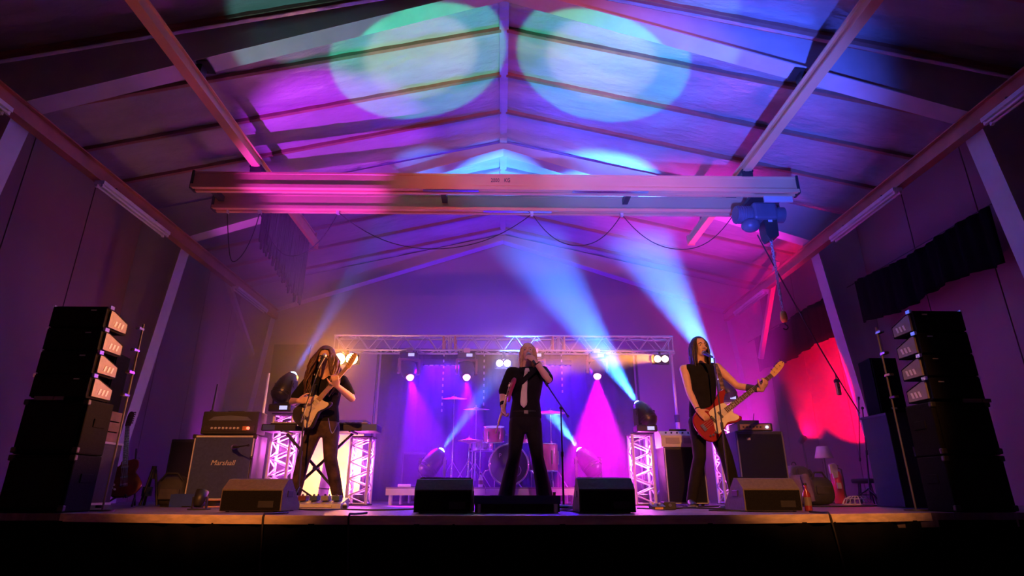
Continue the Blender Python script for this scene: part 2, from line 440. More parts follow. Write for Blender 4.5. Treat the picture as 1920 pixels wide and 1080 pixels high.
i = 0
step_ = 0.042
M_CHAIN = mat('zinc_chain', (0.62, 0.60, 0.70), 0.35, 0.4)
while zz > zh+0.14:
    ax = (1, 0, 0) if i % 2 else (0, 1, 0)
    c_ = Vector((cx, 7.72, zz))
    pts = []
    for k in range(13):
        t = 2*PI*k/12; o_ = 0.017*math.cos(t); q = 0.030*math.sin(t)
        pts.append(c_ + (Vector((o_, 0, q)) if i % 2 else Vector((0, o_, q))))
    ch.tube(pts, 0.0065, 5, cap=False)
    zz -= step_; i += 1
ch.build('chain', M_CHAIN, ho)
M_HOOK = mat('hook_orange', (0.85, 0.36, 0.03), 0.4)
hk = MB(); hk.lathe([(0.0, 0.16), (0.03, 0.155), (0.045, 0.12), (0.05, 0.05), (0.035, 0.0), (0, -0.01)], (cx, 7.72, zh-0.03), n=14); hk.build('hook_block', M_HOOK, ho)
hk2 = MB(); hk2.tube([(cx, 7.72, zh-0.03), (cx, 7.72, zh-0.07)] + [(cx+0.035*math.sin(t), 7.72, zh-0.105+0.035*math.cos(t)) for t in [0.1+4.2*k/9 for k in range(10)]], 0.009, 6); hk2.build('hook', M_DARK, ho)
# pendant control cable swung towards the right wall
pa = P(1420, 440, 7.75); pb = P(1560, 715, 8.6); pc = P(1612, 775, 8.75)
pend = thing('pendant_control', 'black cable from the hoist strung to the right wall with a hanging push button box', 'pendant')
pts = []
for k in range(25):
    t = k/24; p = pa.lerp(pc, t); p.z -= 0.10*math.sin(PI*t); pts.append(p)
MB().tube(pts, 0.009, 6).build('cable', M_RUBBER, pend)
q = pts[18]
pd = MB(); pd.tube([q, q-Vector((0, 0, 0.12))], 0.007, 5); pd.build('drop_cable', M_RUBBER, pend)
M_PEND = mat('pendant_yellow', (0.55, 0.33, 0.10), 0.5)
pbx = MB(); pbx.box(q-Vector((0, 0, 0.22)), (0.06, 0.05, 0.20), bev=0.012)
pbo = pbx.build('button_box', M_PEND, pend)
for k, cc in enumerate(((0.05,0.05,0.05), (0.05,0.05,0.05), (0.6,0.04,0.03))):
    MB().cyl(q+Vector((0, -0.024, -0.16-0.05*k)), q+Vector((0, -0.034, -0.16-0.05*k)), 0.013, n=8).build('button', mat('button_%d' % k, cc, 0.4), pbo)
MB().sphere(q-Vector((0, 0, 0.11)), (0.045, 0.04, 0.035)).build('cable_gland', M_RUBBER, pend)

# festoon: loops of flat cable bunched at the end of the rail
fe = thing('cable_festoon', 'bunch of dark hanging festoon cable loops beside the crane rail end', 'cable loops', (0, 0, 0))
rnd = random.Random(3)
fx = -RX-0.10
MB().bar((fx, 7.9, 4.60), (fx, 9.95, 4.60), 0.05, 0.05).build('c_track', M_DARK, fe)
MB().bar((fx+0.20, 8.25, 4.52), (fx+0.20, 9.95, 4.52), 0.06, 0.16).build('energy_rail', mat('rail_orange_red', (0.75, 0.20, 0.08), 0.45), fe)
NL = 23
for i in range(NL):
    y0 = 8.12 + i*0.079; dep = 0.80 + 0.34*(i/NL) + rnd.uniform(-0.05, 0.08)
    for j in range(2):
        xo = fx + (j-0.5)*0.11 + rnd.uniform(-0.02, 0.02)
        pts = []
        for k in range(15):
            t = k/14; s_ = math.sin(PI*t)
            pts.append((xo + rnd.uniform(-0.004, 0.004), y0 + 0.09*t + 0.02*math.sin(2*PI*t), 4.57 - dep*(1-(2*t-1)**6) - 0.05*j*s_))
        MB().tube(pts, 0.019, 5).build('cable_loop', M_RUBBER, fe)
    MB().box((fx, y0, 4.565), (0.13, 0.025, 0.045)).build('cable_trolley', M_DARK, fe)
# loose catenary leads under the back girder
for k, (x0, x1, dip) in enumerate(((-4.25, -3.75, 0.85), (-3.75, -2.55, 0.75), (-2.55, 0.45, 0.62), (0.45, 1.85, 0.55), (1.85, 3.6, 0.60))):
    pts = []
    for i in range(21):
        t = i/20; pts.append((x0+(x1-x0)*t, GY2+0.03*math.sin(9*t), 4.235 - dip*4*t*(1-t)))
    o = thing('slack_lead', ['thin black lead sagging under the girder end above the left column', 'thin black lead sagging beside the festoon loops', 'long thin black lead sagging under the middle of the back girder', 'thin black lead sagging under the girder right of its middle', 'thin black lead sagging under the girder towards the hoist'][k], 'cable')
    MB().tube(pts, 0.007, 5).build('lead', M_RUBBER, o)
    for x in (x0, x1):
        MB().box((x+(0.012 if x == x0 else -0.012), GY2, 4.225), (0.022, 0.05, 0.05)).build('clip', M_ALU, o)

# dead fluorescent battens hung along the runway rails and under rafters
def fluoro(name_label, pa, pb):
    pa, pb = Vector(pa), Vector(pb); L = (pb-pa).length
    t = thing('fluorescent_fixture', name_label, 'light fixture', pa, group=None)
    d = (pb-pa).normalized(); t.rotation_mode = 'QUATERNION'; t.rotation_quaternion = d.to_track_quat('Y', 'Z')
    MB().box((0, L/2, 0), (0.13, L, 0.05)).build('housing', M_LAMPW, t)
    for dx in (-0.035, 0.035):
        tb = MB().cyl((dx, 0.03, -0.045), (dx, L-0.03, -0.045), 0.016, n=8).build('tube', M_TUBE, t)
        for y_ in (0.02, L-0.02):
            MB().box((dx, y_, -0.04), (0.03, 0.03, 0.05)).build('lamp_holder', M_LAMPW, tb)
    for y_ in (L*0.2, L*0.8):
        MB().box((0, y_, 0.05), (0.03, 0.02, 0.06)).build('hanger', M_DARK, t)
    return t
for sx, nm in ((-1, 'left'), (1, 'right')):
    x = sx*5.30
    fluoro(f'dead twin tube fixture under the {nm} rail before the middle column', (x, 6.75, 3.99), (x, 8.35, 3.99))
    fluoro(f'dead twin tube fixture under the {nm} rail near the far gable', (x, 10.85, 3.99), (x, 12.4, 3.99))
    fluoro(f'dead twin tube fixture under the {nm} rail by the front portal frame', (x, 3.75, 3.99), (x, 5.25, 3.99))

# black cloth pulled over the window band of the right wall, one length per bay
def drape(label, ya, yb, z0, z1, x, seed):
    rnd = random.Random(seed); n = 60
    t = thing('window_drape', label, 'drape', (0, 0, 0))
    vs = []
    ph = [rnd.uniform(0, 6) for _ in range(4)]
    for j in range(7):
        for i in range(n+1):
            u = i/n; y = ya+(yb-ya)*u; v = j/6
            zt = z1 + 0.03*math.sin(7*u+ph[0]) + 0.05*u; zb = z0 + 0.04*math.sin(9*u+ph[1])
            xx = x + 0.035*math.sin(40*u+ph[2])*(0.4+0.6*v) + 0.02*math.sin(90*u+ph[3])
            vs.append((xx, y, zt+(zb-zt)*v))
    m = MB(); k = n+1
    m.add(vs, [(j*k+i, j*k+i+1, (j+1)*k+i+1, (j+1)*k+i) for j in range(6) for i in range(n)], True)
    o = m.build('cloth', M_CLOTH, t)
    sol = o.modifiers.new('thickness', 'SOLIDIFY'); sol.thickness = 0.012
    MB().cyl((x, 5.6 if ya < 9 else 9.2, z1+0.03), (x, 9.2 if ya < 9 else 13.25, z1+0.06), 0.006, n=6).build('curtain_wire', M_DARK, t)
    return t
drape('black cloth over the window band between the front and middle columns', 6.15, 8.95, 2.72, 3.40, 5.90, 1)
drape('black cloth over the window band between the middle and far columns', 9.45, 12.9, 2.72, 3.46, 5.85, 2)
# ------------------------------------------------------------------ lighting truss, truss totems, backdrop
M_TRUSS = mat('truss_aluminium', (0.80, 0.80, 0.83), 0.35, 0.35, 0.05, 8)
def truss_parts(parent, L, s, nz, rc=0.0165, rb=0.008, axis='X', faces=(0, 1, 2, 3), plates=True):
    """box truss of length L along X or Z, side s; each chord and brace run its own part"""
    h = s/2
    def q(a, b, c):
        return (a, b, c) if axis == 'X' else (b, c, a)
    for sb in (-1, 1):
        for sc in (-1, 1):
            MB().cyl(q(0, sb*h, sc*h), q(L, sb*h, sc*h), rc, n=10).build('chord', M_TRUSS, parent)
    st = L/nz
    for f in range(4):
        if f not in faces: continue
        for i in range(nz):
            a0, a1, am = i*st, (i+1)*st, (i+0.5)*st
            up = 1 if i % 1 == 0 else -1
            def pt(a, s_):
                return {0: q(a, -h, s_*h), 1: q(a, h, s_*h), 2: q(a, s_*h, h), 3: q(a, s_*h, -h)}[f]
            MB().cyl(pt(a0+0.01, 1), pt(am, -1), rb, n=6, cap=False).build('brace', M_TRUSS, parent)
            MB().cyl(pt(am, -1), pt(a1-0.01, 1), rb, n=6, cap=False).build('brace', M_TRUSS, parent)
    for a in (0.012, L-0.012):
        e = MB()
        for sb in (-1, 1):
            e.cyl(q(a, sb*h, -h), q(a, sb*h, h), 0.010, n=6); e.cyl(q(a, -h, sb*h), q(a, h, sb*h), 0.010, n=6)
        e.build('end_frame', M_TRUSS, parent)
TY = 8.8
xa, xb_ = P(626, 640, TY).x, P(1262, 640, TY).x
z_hi, z_lo = P(940, 630, TY).z, P(940, 657, TY).z
ts = z_hi-z_lo
tr = thing('lighting_truss', 'long horizontal aluminium lighting truss spanning above the drum kit', 'truss', (xa, TY+ts/2, (z_hi+z_lo)/2))
Ls = xb_-xa
cuts = [0, 0.338*Ls, 0.66*Ls, Ls]
h = ts/2
for a0, a1 in zip(cuts[:-1], cuts[1:]):
    sec = bpy.data.objects.new('truss_section', None); COL.objects.link(sec); sec.parent = tr; sec.location = (a0, 0, 0)
    truss_parts(sec, a1-a0, ts, 5)
for a in cuts[1:-1]:
    for dx in (-0.09, 0.09):
        for sb in (-1, 1):
            MB().cyl((a+dx, sb*h, -h), (a+dx, sb*h, h), 0.016, n=8).build('coupler_post', mat('coupler_brass', (0.85, 0.60, 0.38), 0.4, 0.2), tr)
# lifting stands carrying the truss
def lift_stand(px, label):
    x = P(px, 660, TY).x
    t = thing('lifting_stand', label, 'stand', (x, TY+ts/2, 0))
    zt = z_lo-0.02
    MB().cyl((0, 0, 0.05), (0, 0, 1.25), 0.030, n=12).cyl((0, 0, 1.2), (0, 0, zt), 0.021, n=12).build('mast', M_TRUSS, t)
    MB().box((0, 0, zt), (0.07, 0.20, 0.035)).build('top_fork', M_TRUSS, t)
    MB().cyl((0, 0, 1.16), (0, 0, 1.27), 0.040, n=12).build('collar', M_DARK, t)
    for k in range(3):
        a = k*2*PI/3+0.5
        MB().tube([(0.03*math.cos(a), 0.03*math.sin(a), 0.55), (0.50*math.cos(a), 0.50*math.sin(a), 0.02)], 0.014, 6).build('leg', M_TRUSS, t)
    return t
lift_stand(1262, 'pale lifting stand holding the truss end beside the bass player')
lift_stand(632, 'pale lifting stand holding the truss end behind the guitar player')
# tall thin pole by the guitar stack
p0 = P(504, 700, 8.2)
po = thing('lighting_pole', 'thin white pole standing between guitar stack and keyboard', 'pole', (p0.x, 8.2, 0))
MB().cyl((0, 0, 0.02), (0, 0, p0.z), 0.018, n=10).build('tube', M_LAMPW, po)
MB().cyl((0, 0, 0), (0, 0, 0.02), 0.16, n=20).build('foot_plate', M_DARK, po)
MB().cyl((0, 0, 1.0), (0, 0, 1.06), 0.026, n=10).build('collar', M_DARK, po)

# four truss totems lit from inside
def totem(px, D, ztop_px, s, label, pw=26, lean=0.0, rz=0.0):
    x = FX(px, D); zt = P(px, ztop_px, D-s/2).z
    t = thing('truss_totem', label, 'truss tower', (x, D, 0), rz=rz, group='truss totems lit magenta from inside')
    body = bpy.data.objects.new('truss_body', None); COL.objects.link(body); body.parent = t; body.location = (0, 0, 0.012)
    truss_parts(body, zt-0.024, s, max(3, int(round(zt/0.23))), 0.020, 0.009, axis='Z')
    MB().box((0, 0, 0.006), (s+0.05, s+0.05, 0.012)).build('base_plate', M_DARK, t)
    MB().box((0, 0, zt-0.006), (s+0.05, s+0.05, 0.012)).build('top_plate', M_DARK, t)
    up = MB().lathe([(0.0, 0.0), (0.055, 0.0), (0.07, 0.03), (0.07, 0.11), (0.062, 0.115)], (0, 0, 0.012), n=16); uo = up.build('up_light', M_DARK, t)
    MB().lathe([(0.0, 0.125), (0.06, 0.118)], (0, 0, 0.008), n=16).build('lens', mat('magenta_lens', (0.9, 0.2, 0.8), 0.3, 0, 0, emit=(1.0, 0.16, 0.80), estr=10), uo)
    l = lamp('SPOT', 'totem_light', (x, D, 0.135), (x, D, 3), pw*13, (1.0, 0.07, 0.85), 70, 0.6, 0.05)
    l2 = lamp('POINT', 'totem_light', (x, D, zt*0.62), None, pw*0.9, (1.0, 0.14, 0.80), size=0.05)
    return t, zt
TOT = [totem(517, 7.55, 775, 0.235, 'left totem carrying the moving head beside the guitar stack, behind the keyboard'),
       totem(671, 7.55, 818, 0.235, 'short totem behind the right end of the keyboard'),
       totem(1208, 7.45, 812, 0.235, 'totem carrying the moving head beside the combo amplifier'),
       totem(1372, 8.22, 752, 0.235, 'tall totem behind the bass player')]

# black backdrop hung behind the drums
bd = thing('backdrop', 'black pleated backdrop cloth hanging behind the drum kit', 'backdrop', (0, 0, 0))
n = 140; m = MB(); vs = []
bx0, bx1, by = P(705, 800, 9.6).x, P(1196, 800, 9.6).x, 9.6
for j in range(5):
    for i in range(n+1):
        u = i/n; vs.append((bx0+(bx1-bx0)*u, by+0.05*math.sin(u*95)+0.02*math.sin(u*210+j), 2.42-2.4*j/4))
k = n+1
m.add(vs, [(j*k+i, j*k+i+1, (j+1)*k+i+1, (j+1)*k+i) for j in range(4) for i in range(n)], True)
M_DROP = mat('backdrop_cloth', (0.014, 0.013, 0.017), 0.95, 0, 0.2, 8, spec=0.1)
bo = m.build('cloth', M_DROP, bd)
sol = bo.modifiers.new('thickness', 'SOLIDIFY'); sol.thickness = 0.01
MB().cyl((bx0-0.1, by, 2.44), (bx1+0.1, by, 2.44), 0.02, n=8).build('rail', M_DARK, bd)
for x in (bx0-0.05, bx1+0.05):
    MB().cyl((x, by, 0.0), (x, by, 2.44), 0.02, n=8).build('upright', M_DARK, bd)
# strands of dim diodes hanging from the truss
for k, (px, y1) in enumerate(((832, 778), (908, 760), (1053, 742))):
    pt, pb_ = P(px, 662, TY), P(px, y1, TY)
    t = thing('diode_strand', ['hanging strand of small dim lamps right of the second hung moving head gap', 'hanging strand of small dim lamps left of the singer', 'hanging strand of small dim lamps right of the singer'][k] if k else 'hanging strand of small dim lamps between the two violet moving heads', 'light strand', (pt.x, TY+0.05, 0))
    MB().cyl((0, 0, pb_.z), (0, 0, z_lo), 0.004, n=5).build('wire', M_DARK, t)
    z = pt.z-0.02
    dm = None
    while z > pb_.z:
        if dm is None:
            o = MB().box((0, 0, 0), (0.022, 0.022, 0.045), bev=0.006).build('diode', mat('dim_diode', (0.75, 0.72, 0.85), 0.4), t); dm = o.data
        else:
            o = bpy.data.objects.new('diode', dm); COL.objects.link(o); o.parent = t
        o.location = (0, 0, z); z -= 0.095
# ------------------------------------------------------------------ moving heads, blinders
M_HEAD = mat('moving_head_black', (0.020, 0.020, 0.024), 0.35)
M_YOKE = mat('yoke_bronze', (0.30, 0.17, 0.13), 0.45, 0.2)
def lens_mat(nm, col, s):
    return mat('lens_'+nm, (0.6, 0.6, 0.6), 0.3, 0, 0, emit=col, estr=s)
def moving_head(lens_p, target, label, lens_m, size=1.0, hang=False, col=(0.06, 0.28, 1.0), pw=900, ang=15, blend=0.9, base_z=None, yoke=None, lamp_size=0.03, group=None):
    """lens_p: centre of the front lens in world; head points at target; base stands at base_z (or hangs)"""
    L = Vector(lens_p); d = (Vector(target)-L).normalized()
    hl = 0.30*size                                # head length behind the lens to the pivot
    pv = L - d*hl*0.62
    sgn = -1 if hang else 1
    bz = base_z if base_z is not None else (pv.z - 0.40*size)
    t = thing('moving_head_light', label, 'stage light', (pv.x, pv.y, bz), group=group)
    o = Vector((pv.x, pv.y, bz)); ym = yoke or M_HEAD
    bh = 0.10*size
    b = MB().box((0, 0, sgn*bh/2), (0.30*size, 0.26*size, bh), bev=0.02*size).build('base', M_HEAD, t)
    MB().box((0.05*size, -0.132*size, sgn*bh/2), (0.10*size, 0.006, 0.05*size)).build('display', mat('head_display', (0.1, 0.1, 0.2), 0.3, emit=(0.5, 0.5, 1.0), estr=1.2), b)
    pz = pv.z-bz
    # yoke in the plane square to the beam
    ax = Vector((-d.y, d.x, 0));  ax = ax.normalized() if ax.length > 0.15 else Vector((1, 0, 0))
    if abs(ax.x) < 0.75: ax = Vector((1, 0, 0)) if ax.x >= 0 else Vector((-1, 0, 0))
    hw = 0.165*size
    yk = MB()
    z0 = sgn*(bh+0.01)
    pts = [Vector((0, 0, z0)) + ax*hw*0.95, Vector((0, 0, pz)) + ax*hw]
    for s_ in (-1, 1):
        yk.bar(Vector((0, 0, z0)) + ax*(s_*hw), Vector((0, 0, pz+sgn*0.06*size)) + ax*(s_*hw), 0.035*size, 0.09*size, up=ax.cross(Vector((0, 0, 1))))
    yk.bar(Vector((0, 0, z0)) - ax*(hw+0.015*size), Vector((0, 0, z0)) + ax*(hw+0.015*size), 0.09*size, 0.035*size)
    yk.build('yoke', ym, t)
    for s_ in (-1, 1):
        MB().cyl(Vector((0, 0, pz)) + ax*(s_*(hw-0.02)), Vector((0, 0, pz)) + ax*(s_*(hw+0.03*size)), 0.035*size, n=12).build('pivot', M_HEAD, t)
    prof = [(0, -0.22), (0.08, -0.215), (0.125, -0.17), (0.138, -0.06), (0.130, 0.06), (0.100, 0.14), (0.080, 0.185), (0.066, 0.185), (0.062, 0.17)]
    pc = pv-o
    hd = MB().lathe([(r*size, z*size) for r, z in prof], pc, d, 20).build('head', M_HEAD, t)
    for zz in (-0.14, -0.10, -0.06):
        MB().torus(pc+d*(zz*size), 0.132*size, 0.006*size, d, 20, 5).build('cooling_rib', M_HEAD, hd)
    MB().lathe([(0.0, 0.238*size), (0.026*size, 0.232*size), (0.046*size, 0.215*size), (0.058*size, 0.190*size), (0.062*size, 0.172*size)], pc, d, 20).build('lens', lens_m, hd)
    if hang: MB().box((0, TY-pv.y, 0.035), (0.10, 0.04, 0.09)).build('truss_clamp', M_ALU, t)
    sp = lamp('SPOT', 'beam', L+d*0.06, L+d*2, pw, col, ang, blend, lamp_size)
    return t
ML_BLUE = lens_mat('blue', (0.35, 0.62, 1.0), 9)
ML_PINK = lens_mat('pink', (1.0, 0.25, 0.95), 9)
ML_VIOLET = lens_mat('violet', (0.95, 0.20, 0.95), 8)
BLUE = (0.03, 0.20, 1.0)
gM = 'blue beam moving heads pointing up'
z517 = TOT[0][1]; z1213 = TOT[2][1]; z1374 = TOT[3][1]
def head_on(px, py, D, tgt, **k):
    return moving_head(P(px, py, D), tgt, **k)
head_on(549, 704, 7.45, P(625, 580, 7.9), label='moving head on the totem left of the guitar player', lens_m=ML_BLUE, pw=2600, ang=13, base_z=z517, size=0.95, col=BLUE)
head_on(1196, 758, 7.35, P(1075, 575, 8.3), label='moving head on the totem beside the combo amplifier', lens_m=ML_BLUE, pw=26000, ang=24, base_z=z1213, size=0.85, col=BLUE)
head_on(1352, 712, 8.2, P(1190, 430, 9.25), label='moving head on the tall totem behind the bass player', lens_m=ML_BLUE, pw=34000, ang=27, base_z=z1374, size=0.8, col=BLUE)
head_on(826, 847, 7.95, P(895, 752, 8.3), label='moving head on the drum riser left of the drum kit', lens_m=ML_BLUE, pw=6000, ang=15, base_z=0.22, size=0.95, col=BLUE)
head_on(1088, 846, 7.95, P(1030, 768, 8.3), label='moving head on the drum riser right of the drum kit', lens_m=ML_BLUE, pw=15000, ang=18, base_z=0.22, size=0.95, col=(0.06, 0.30, 1.0))
ztr = z_lo-0.05
for px, py, tx, ty, lm, c, pw, an, lab in ((769, 708, 800, 860, ML_VIOLET, (0.27, 0.0, 1.0), 2000, 30, 'moving head hung from the truss nearest the amber flood'),
                                  (875, 708, 878, 830, ML_VIOLET, (0.27, 0.0, 1.0), 1600, 26, 'moving head hung from the truss between two diode strands'),
                                  (1120, 706, 1122, 850, ML_PINK, (1.0, 0.0, 0.85), 4200, 31, 'moving head hung from the truss with the bright magenta cone')):
    moving_head(P(px, py, 8.72), P(tx, ty, 7.75), lab, lm, size=0.92, hang=True, col=c, pw=pw, ang=an, blend=0.25, base_z=ztr, yoke=M_YOKE)
moving_head(P(1003, 712, 8.72), P(1000, 860, 7.9), 'dark moving head hung from the truss behind the singer', lens_mat('off', (0.02, 0.0, 0.05), 0.2), size=0.92, hang=True, col=(0.2, 0.0, 1.0), pw=60, ang=40, base_z=ztr, yoke=M_YOKE)
# clamps between truss and hung heads
# twin blinders under the truss
def blinder(px, py, label, lm, col, pw, r=0.055, gap=0.12, tgt=(0, 0, 1.5), n=2, ang=120):
    c = P(px, py, 8.72)
    t = thing('blinder_light', label, 'stage light', (c.x, c.y, c.z))
    MB().box((0, 0.05, 0), (gap*n+0.03, 0.09, 0.15), bev=0.012).build('housing', M_HEAD, t)
    for i in range(n):
        x = (i-(n-1)/2)*gap
        rf = MB().lathe([(0.02, 0.02), (r*0.8, -0.005), (r, -0.012), (r, 0.0)], (x, 0.01, 0), (0, 1, 0), 18).build('reflector', M_CHROME, t)
        MB().lathe([(0, -0.008), (r*0.92, -0.004)], (x, 0, 0), (0, 1, 0), 18).build('lens', lm, rf)
    MB().bar((0, TY-c.y, 0.05), (0, TY-c.y, z_lo-c.z+0.02), 0.03, 0.02, up=(0, 1, 0)).build('bracket', M_DARK, t)
    lamp('SPOT', 'blinder_beam', (c.x, c.y-0.03, c.z), tgt, pw, col, ang, 0.8, 0.06)
    return t
ML_WARM = lens_mat('warm', (1.0, 0.62, 0.45), 22)
ML_PALE = lens_mat('pale', (1.0, 0.72, 0.80), 18)
blinder(944, 681, 'lit twin blinder under the truss beside the singer', ML_PALE, (1.0, 0.7, 0.75), 40)
blinder(1240, 673, 'lit twin blinder at the truss end beside the bass player', ML_WARM, (1.0, 0.30, 0.03), 6500, gap=0.115, tgt=(-3.4, 4.9, 1.25), ang=17)
blinder(648, 673, 'glaring amber flood under the truss behind the guitar player', lens_mat('amber', (1.0, 0.55, 0.10), 60), (1.0, 0.30, 0.02), 230, r=0.095, gap=0.19, tgt=(-2.6, 3.0, 1.2), ang=110)
# wash bars added on the truss to turn the haze blue violet
def added_wash_bar(px, label, col, pw):
    c = P(px, 668, 9.05)
    t = thing('added_wash_bar', label, 'stage light', (c.x, 9.05, z_lo-0.14))
    MB().box((0, 0, 0), (0.70, 0.09, 0.09), bev=0.01).build('housing', M_HEAD, t)
    lo = None
    for i in range(8):
        MB().cyl((-0.30+i*0.0857, 0, -0.046), (-0.30+i*0.0857, 0, -0.052), 0.030, n=10).build('lens', lens_mat('wash', (0.18, 0.02, 1.0), 0.8), t)
    MB().bar((0, 0, 0.04), (0, 0, 0.14), 0.04, 0.03, up=(0, 1, 0)).build('bracket', M_DARK, t)
    lamp('AREA', 'added_wash_light', (c.x, 9.05, z_lo-0.21), (c.x, 8.6, 0), pw, col, size=0.6, size_y=0.08)
added_wash_bar(835, 'added dark wash bar on the truss left of the singer throwing blue violet light down', (0.10, 0.0, 1.0), 150)
added_wash_bar(1030, 'added dark wash bar on the truss right of the singer throwing blue violet light down', (0.08, 0.0, 1.0), 170)
# ------------------------------------------------------------------ sound system
M_GRILLE = mat('speaker_grille', (0.010, 0.010, 0.011), 0.7, 0.0, 0.3, 160, 0.5, 260, spec=0.1)
M_CAB = mat('cabinet_black', (0.012, 0.012, 0.014), 0.8, 0, 0.15, 40, 0.25, 180, spec=0.02)
M_SIDE = mat('cabinet_side_grey', (0.24, 0.21, 0.19), 0.55, 0, 0.12, 20, 0.1, 120)
M_TOLEX = mat('tolex', (0.030, 0.028, 0.032), 0.6, 0, 0.2, 60, 0.3, 220)
M_WOOD = mat('crate_wood', (0.30, 0.15, 0.08), 0.6, 0, 0.3, 4, 0.1, 30, aniso=(8, 1, 1))
M_RED_LED = mat('red_led', (0.6, 0.05, 0.03), 0.4, emit=(1.0, 0.08, 0.04), estr=6)
M_BLUE_LED = mat('blue_led', (0.2, 0.2, 0.8), 0.4, emit=(0.35, 0.45, 1.0), estr=8)
M_WHITEMARK = mat('silk_print', (0.70, 0.68, 0.66), 0.5)

def array_cabinet(x, y, z, w, h, sx, label, group=None):
    t = thing('line_array_cabinet', label, 'loudspeaker', (x, y, z))
    body = MB()
    # plan: front w wide, tapering to the back; side plate profile sloped at the upper rear
    f = h*0.96
    side = [(0.0, 0.0), (0.0, f), (0.06, f), (0.30, f*0.62), (0.30, 0.06*f), (0.24, 0.0)]
    body.prism([(a, b) for a, b in side], -w/2+0.012, w/2-0.012, lambda a, b, d: (d, a, b)).build('body', M_CAB, t)
    g = MB().box((0, -0.008, f/2), (w-0.01, 0.018, f-0.012), bev=0.006).build('grille', M_GRILLE, t)
    for s_ in (-1, 1):
        sp = MB().prism([(0.035, f*0.10), (0.035, f*0.86), (0.075, f*0.86), (0.27, f*0.55), (0.27, f*0.10)], s_*(w/2-0.012), s_*(w/2+0.004), lambda a, b, d: (d, a, b)).build('side_plate', M_SIDE, t)
        mk = MB()
        for k in range(3):
            yy = 0.10+k*0.045
            mk.prism([(yy, f*0.22), (yy+0.022, f*0.22), (yy+0.038, f*0.48), (yy+0.016, f*0.48)], s_*(w/2+0.004), s_*(w/2+0.007), lambda a, b, d: (d, a, b))
        if s_ == -sx:
            for k in range(3):
                yy = 0.10+k*0.045
                MB().prism([(yy, f*0.22), (yy+0.022, f*0.22), (yy+0.038, f*0.48), (yy+0.016, f*0.48)], s_*(w/2+0.004), s_*(w/2+0.007), lambda a, b, d: (d, a, b)).build('maker_mark', M_WHITEMARK, sp)
        MB().box((s_*(w/2+0.006), 0.02, f*0.97), (0.02, 0.05, 0.03)).build('rigging_pin', M_CHROME, t)
    MB().box((sx*(-0.12), -0.019, f*0.80), (0.045, 0.006, 0.010)).build('badge', M_WHITEMARK, t)
    return t
side_word = {-1: 'left', 1: 'right'}
ordw = ['lowest', 'second', 'third', 'topmost']
for sx, xc, w in ((-1, -3.565, 0.46), (1, 3.765, 0.44)):
    sw = 'stack by the leaning guitar' if sx < 0 else 'stack by the slanted cloth band'
    for k in range(4):
        array_cabinet(xc, 4.72, 0.865+k*0.194, w, 0.194, sx, f'{ordw[k]} slim line array cabinet of the {sw}')
    for k in range(2):
        s_ = thing('subwoofer', ('lower' if k == 0 else 'upper') + f' big black subwoofer of the {sw}', 'loudspeaker', (xc, 4.72, 0.001+k*0.428))
        MB().box((0, 0.16, 0.213), (w+0.04, 0.32, 0.424), bev=0.012).build('cabinet', M_CAB, s_)
        MB().box((0, -0.006, 0.213), (w-0.02, 0.016, 0.36), bev=0.006).build('grille', M_GRILLE, s_)
        for q in (-1, 1):
            MB().box((q*(w/2+0.022), 0.18, 0.25), (0.012, 0.14, 0.07), bev=0.005).build('handle', M_CAB, s_)
        for cx_ in (-1, 1):
            for cz_ in (0.03, 0.40):
                MB().box((cx_*(w/2+0.005), 0.005, cz_), (0.045, 0.035, 0.045), bev=0.008).build('corner', M_DARK, s_)
    # pale plates over the join
    for a, b in ((0.06, 0.20), (0.215, 0.30)) if sx < 0 else ((-0.07, 0.02), (0.035, 0.17)):
        pass
    pl = thing('rigging_plate', f'pale rigging plate under the line array of the {sw}', 'plate', (xc, 4.70, 0.858))
    MB().box((sx*0.10, 0.004, 0.0), (0.15, 0.012, 0.03)).build('plate', M_SIDE, pl)
    MB().box((sx*0.10+0.12, 0.004, 0.0), (0.07, 0.012, 0.03)).build('tab', M_SIDE, pl)
    # rear rigging tube
    tb = thing('rigging_tube', f'thin upright tube behind the {sw}', 'tube', (xc-sx*(w/2+0.05), 5.14, 0.0))
    MB().cyl((0, 0, 0.002), (0, 0, 1.60), 0.008, n=8).build('tube', mat('dull_tube', (0.06, 0.055, 0.08), 0.6), tb)
    for zz in (0.95, 1.15, 1.35, 1.55):
        MB().box((sx*0.012, -0.02, zz), (0.04, 0.07, 0.02)).build('clamp', M_CHROME, tb)
    for zz in (0.002,):
        MB().cyl((0, 0, 0.001), (0, 0, 0.014), 0.09, n=16).build('foot', M_DARK, tb)
# wooden crate on a road case beside the left stack, with a black side fill on top
rc = thing('road_case', 'dark road case under the wooden crate beside the left stack', 'case', (-4.32, 6.2, 0.0))
MB().box((0, 0, 0.335), (0.52, 0.5, 0.60), bev=0.01).build('body', M_TOLEX, rc)
for zz in (0.04, 0.63):
    MB().box((0, 0, zz), (0.535, 0.515, 0.022)).build('edge_band', M_ALU, rc)
for a in (-1, 1):
    for b in (-1, 1):
        MB().cyl((a*0.2, b*0.18, 0.0), (a*0.2, b*0.18, 0.04), 0.03, n=10).build('castor', M_RUBBER, rc)
MB().box((0.1, -0.253, 0.36), (0.10, 0.012, 0.10)).build('latch', M_CHROME, rc)
cr = thing('wooden_crate', 'brown slatted wooden crate on the road case', 'crate', (-4.33, 6.2, 0.642))
for k in range(3):
    MB().box((0, -0.22, 0.052+k*0.105), (0.46, 0.016, 0.092)).build('slat', M_WOOD, cr)
    MB().box((0, 0.22, 0.052+k*0.105), (0.46, 0.016, 0.092)).build('slat', M_WOOD, cr)
    for a in (-1, 1):
        MB().box((a*0.225, 0, 0.052+k*0.105), (0.016, 0.42, 0.092)).build('slat', M_WOOD, cr)
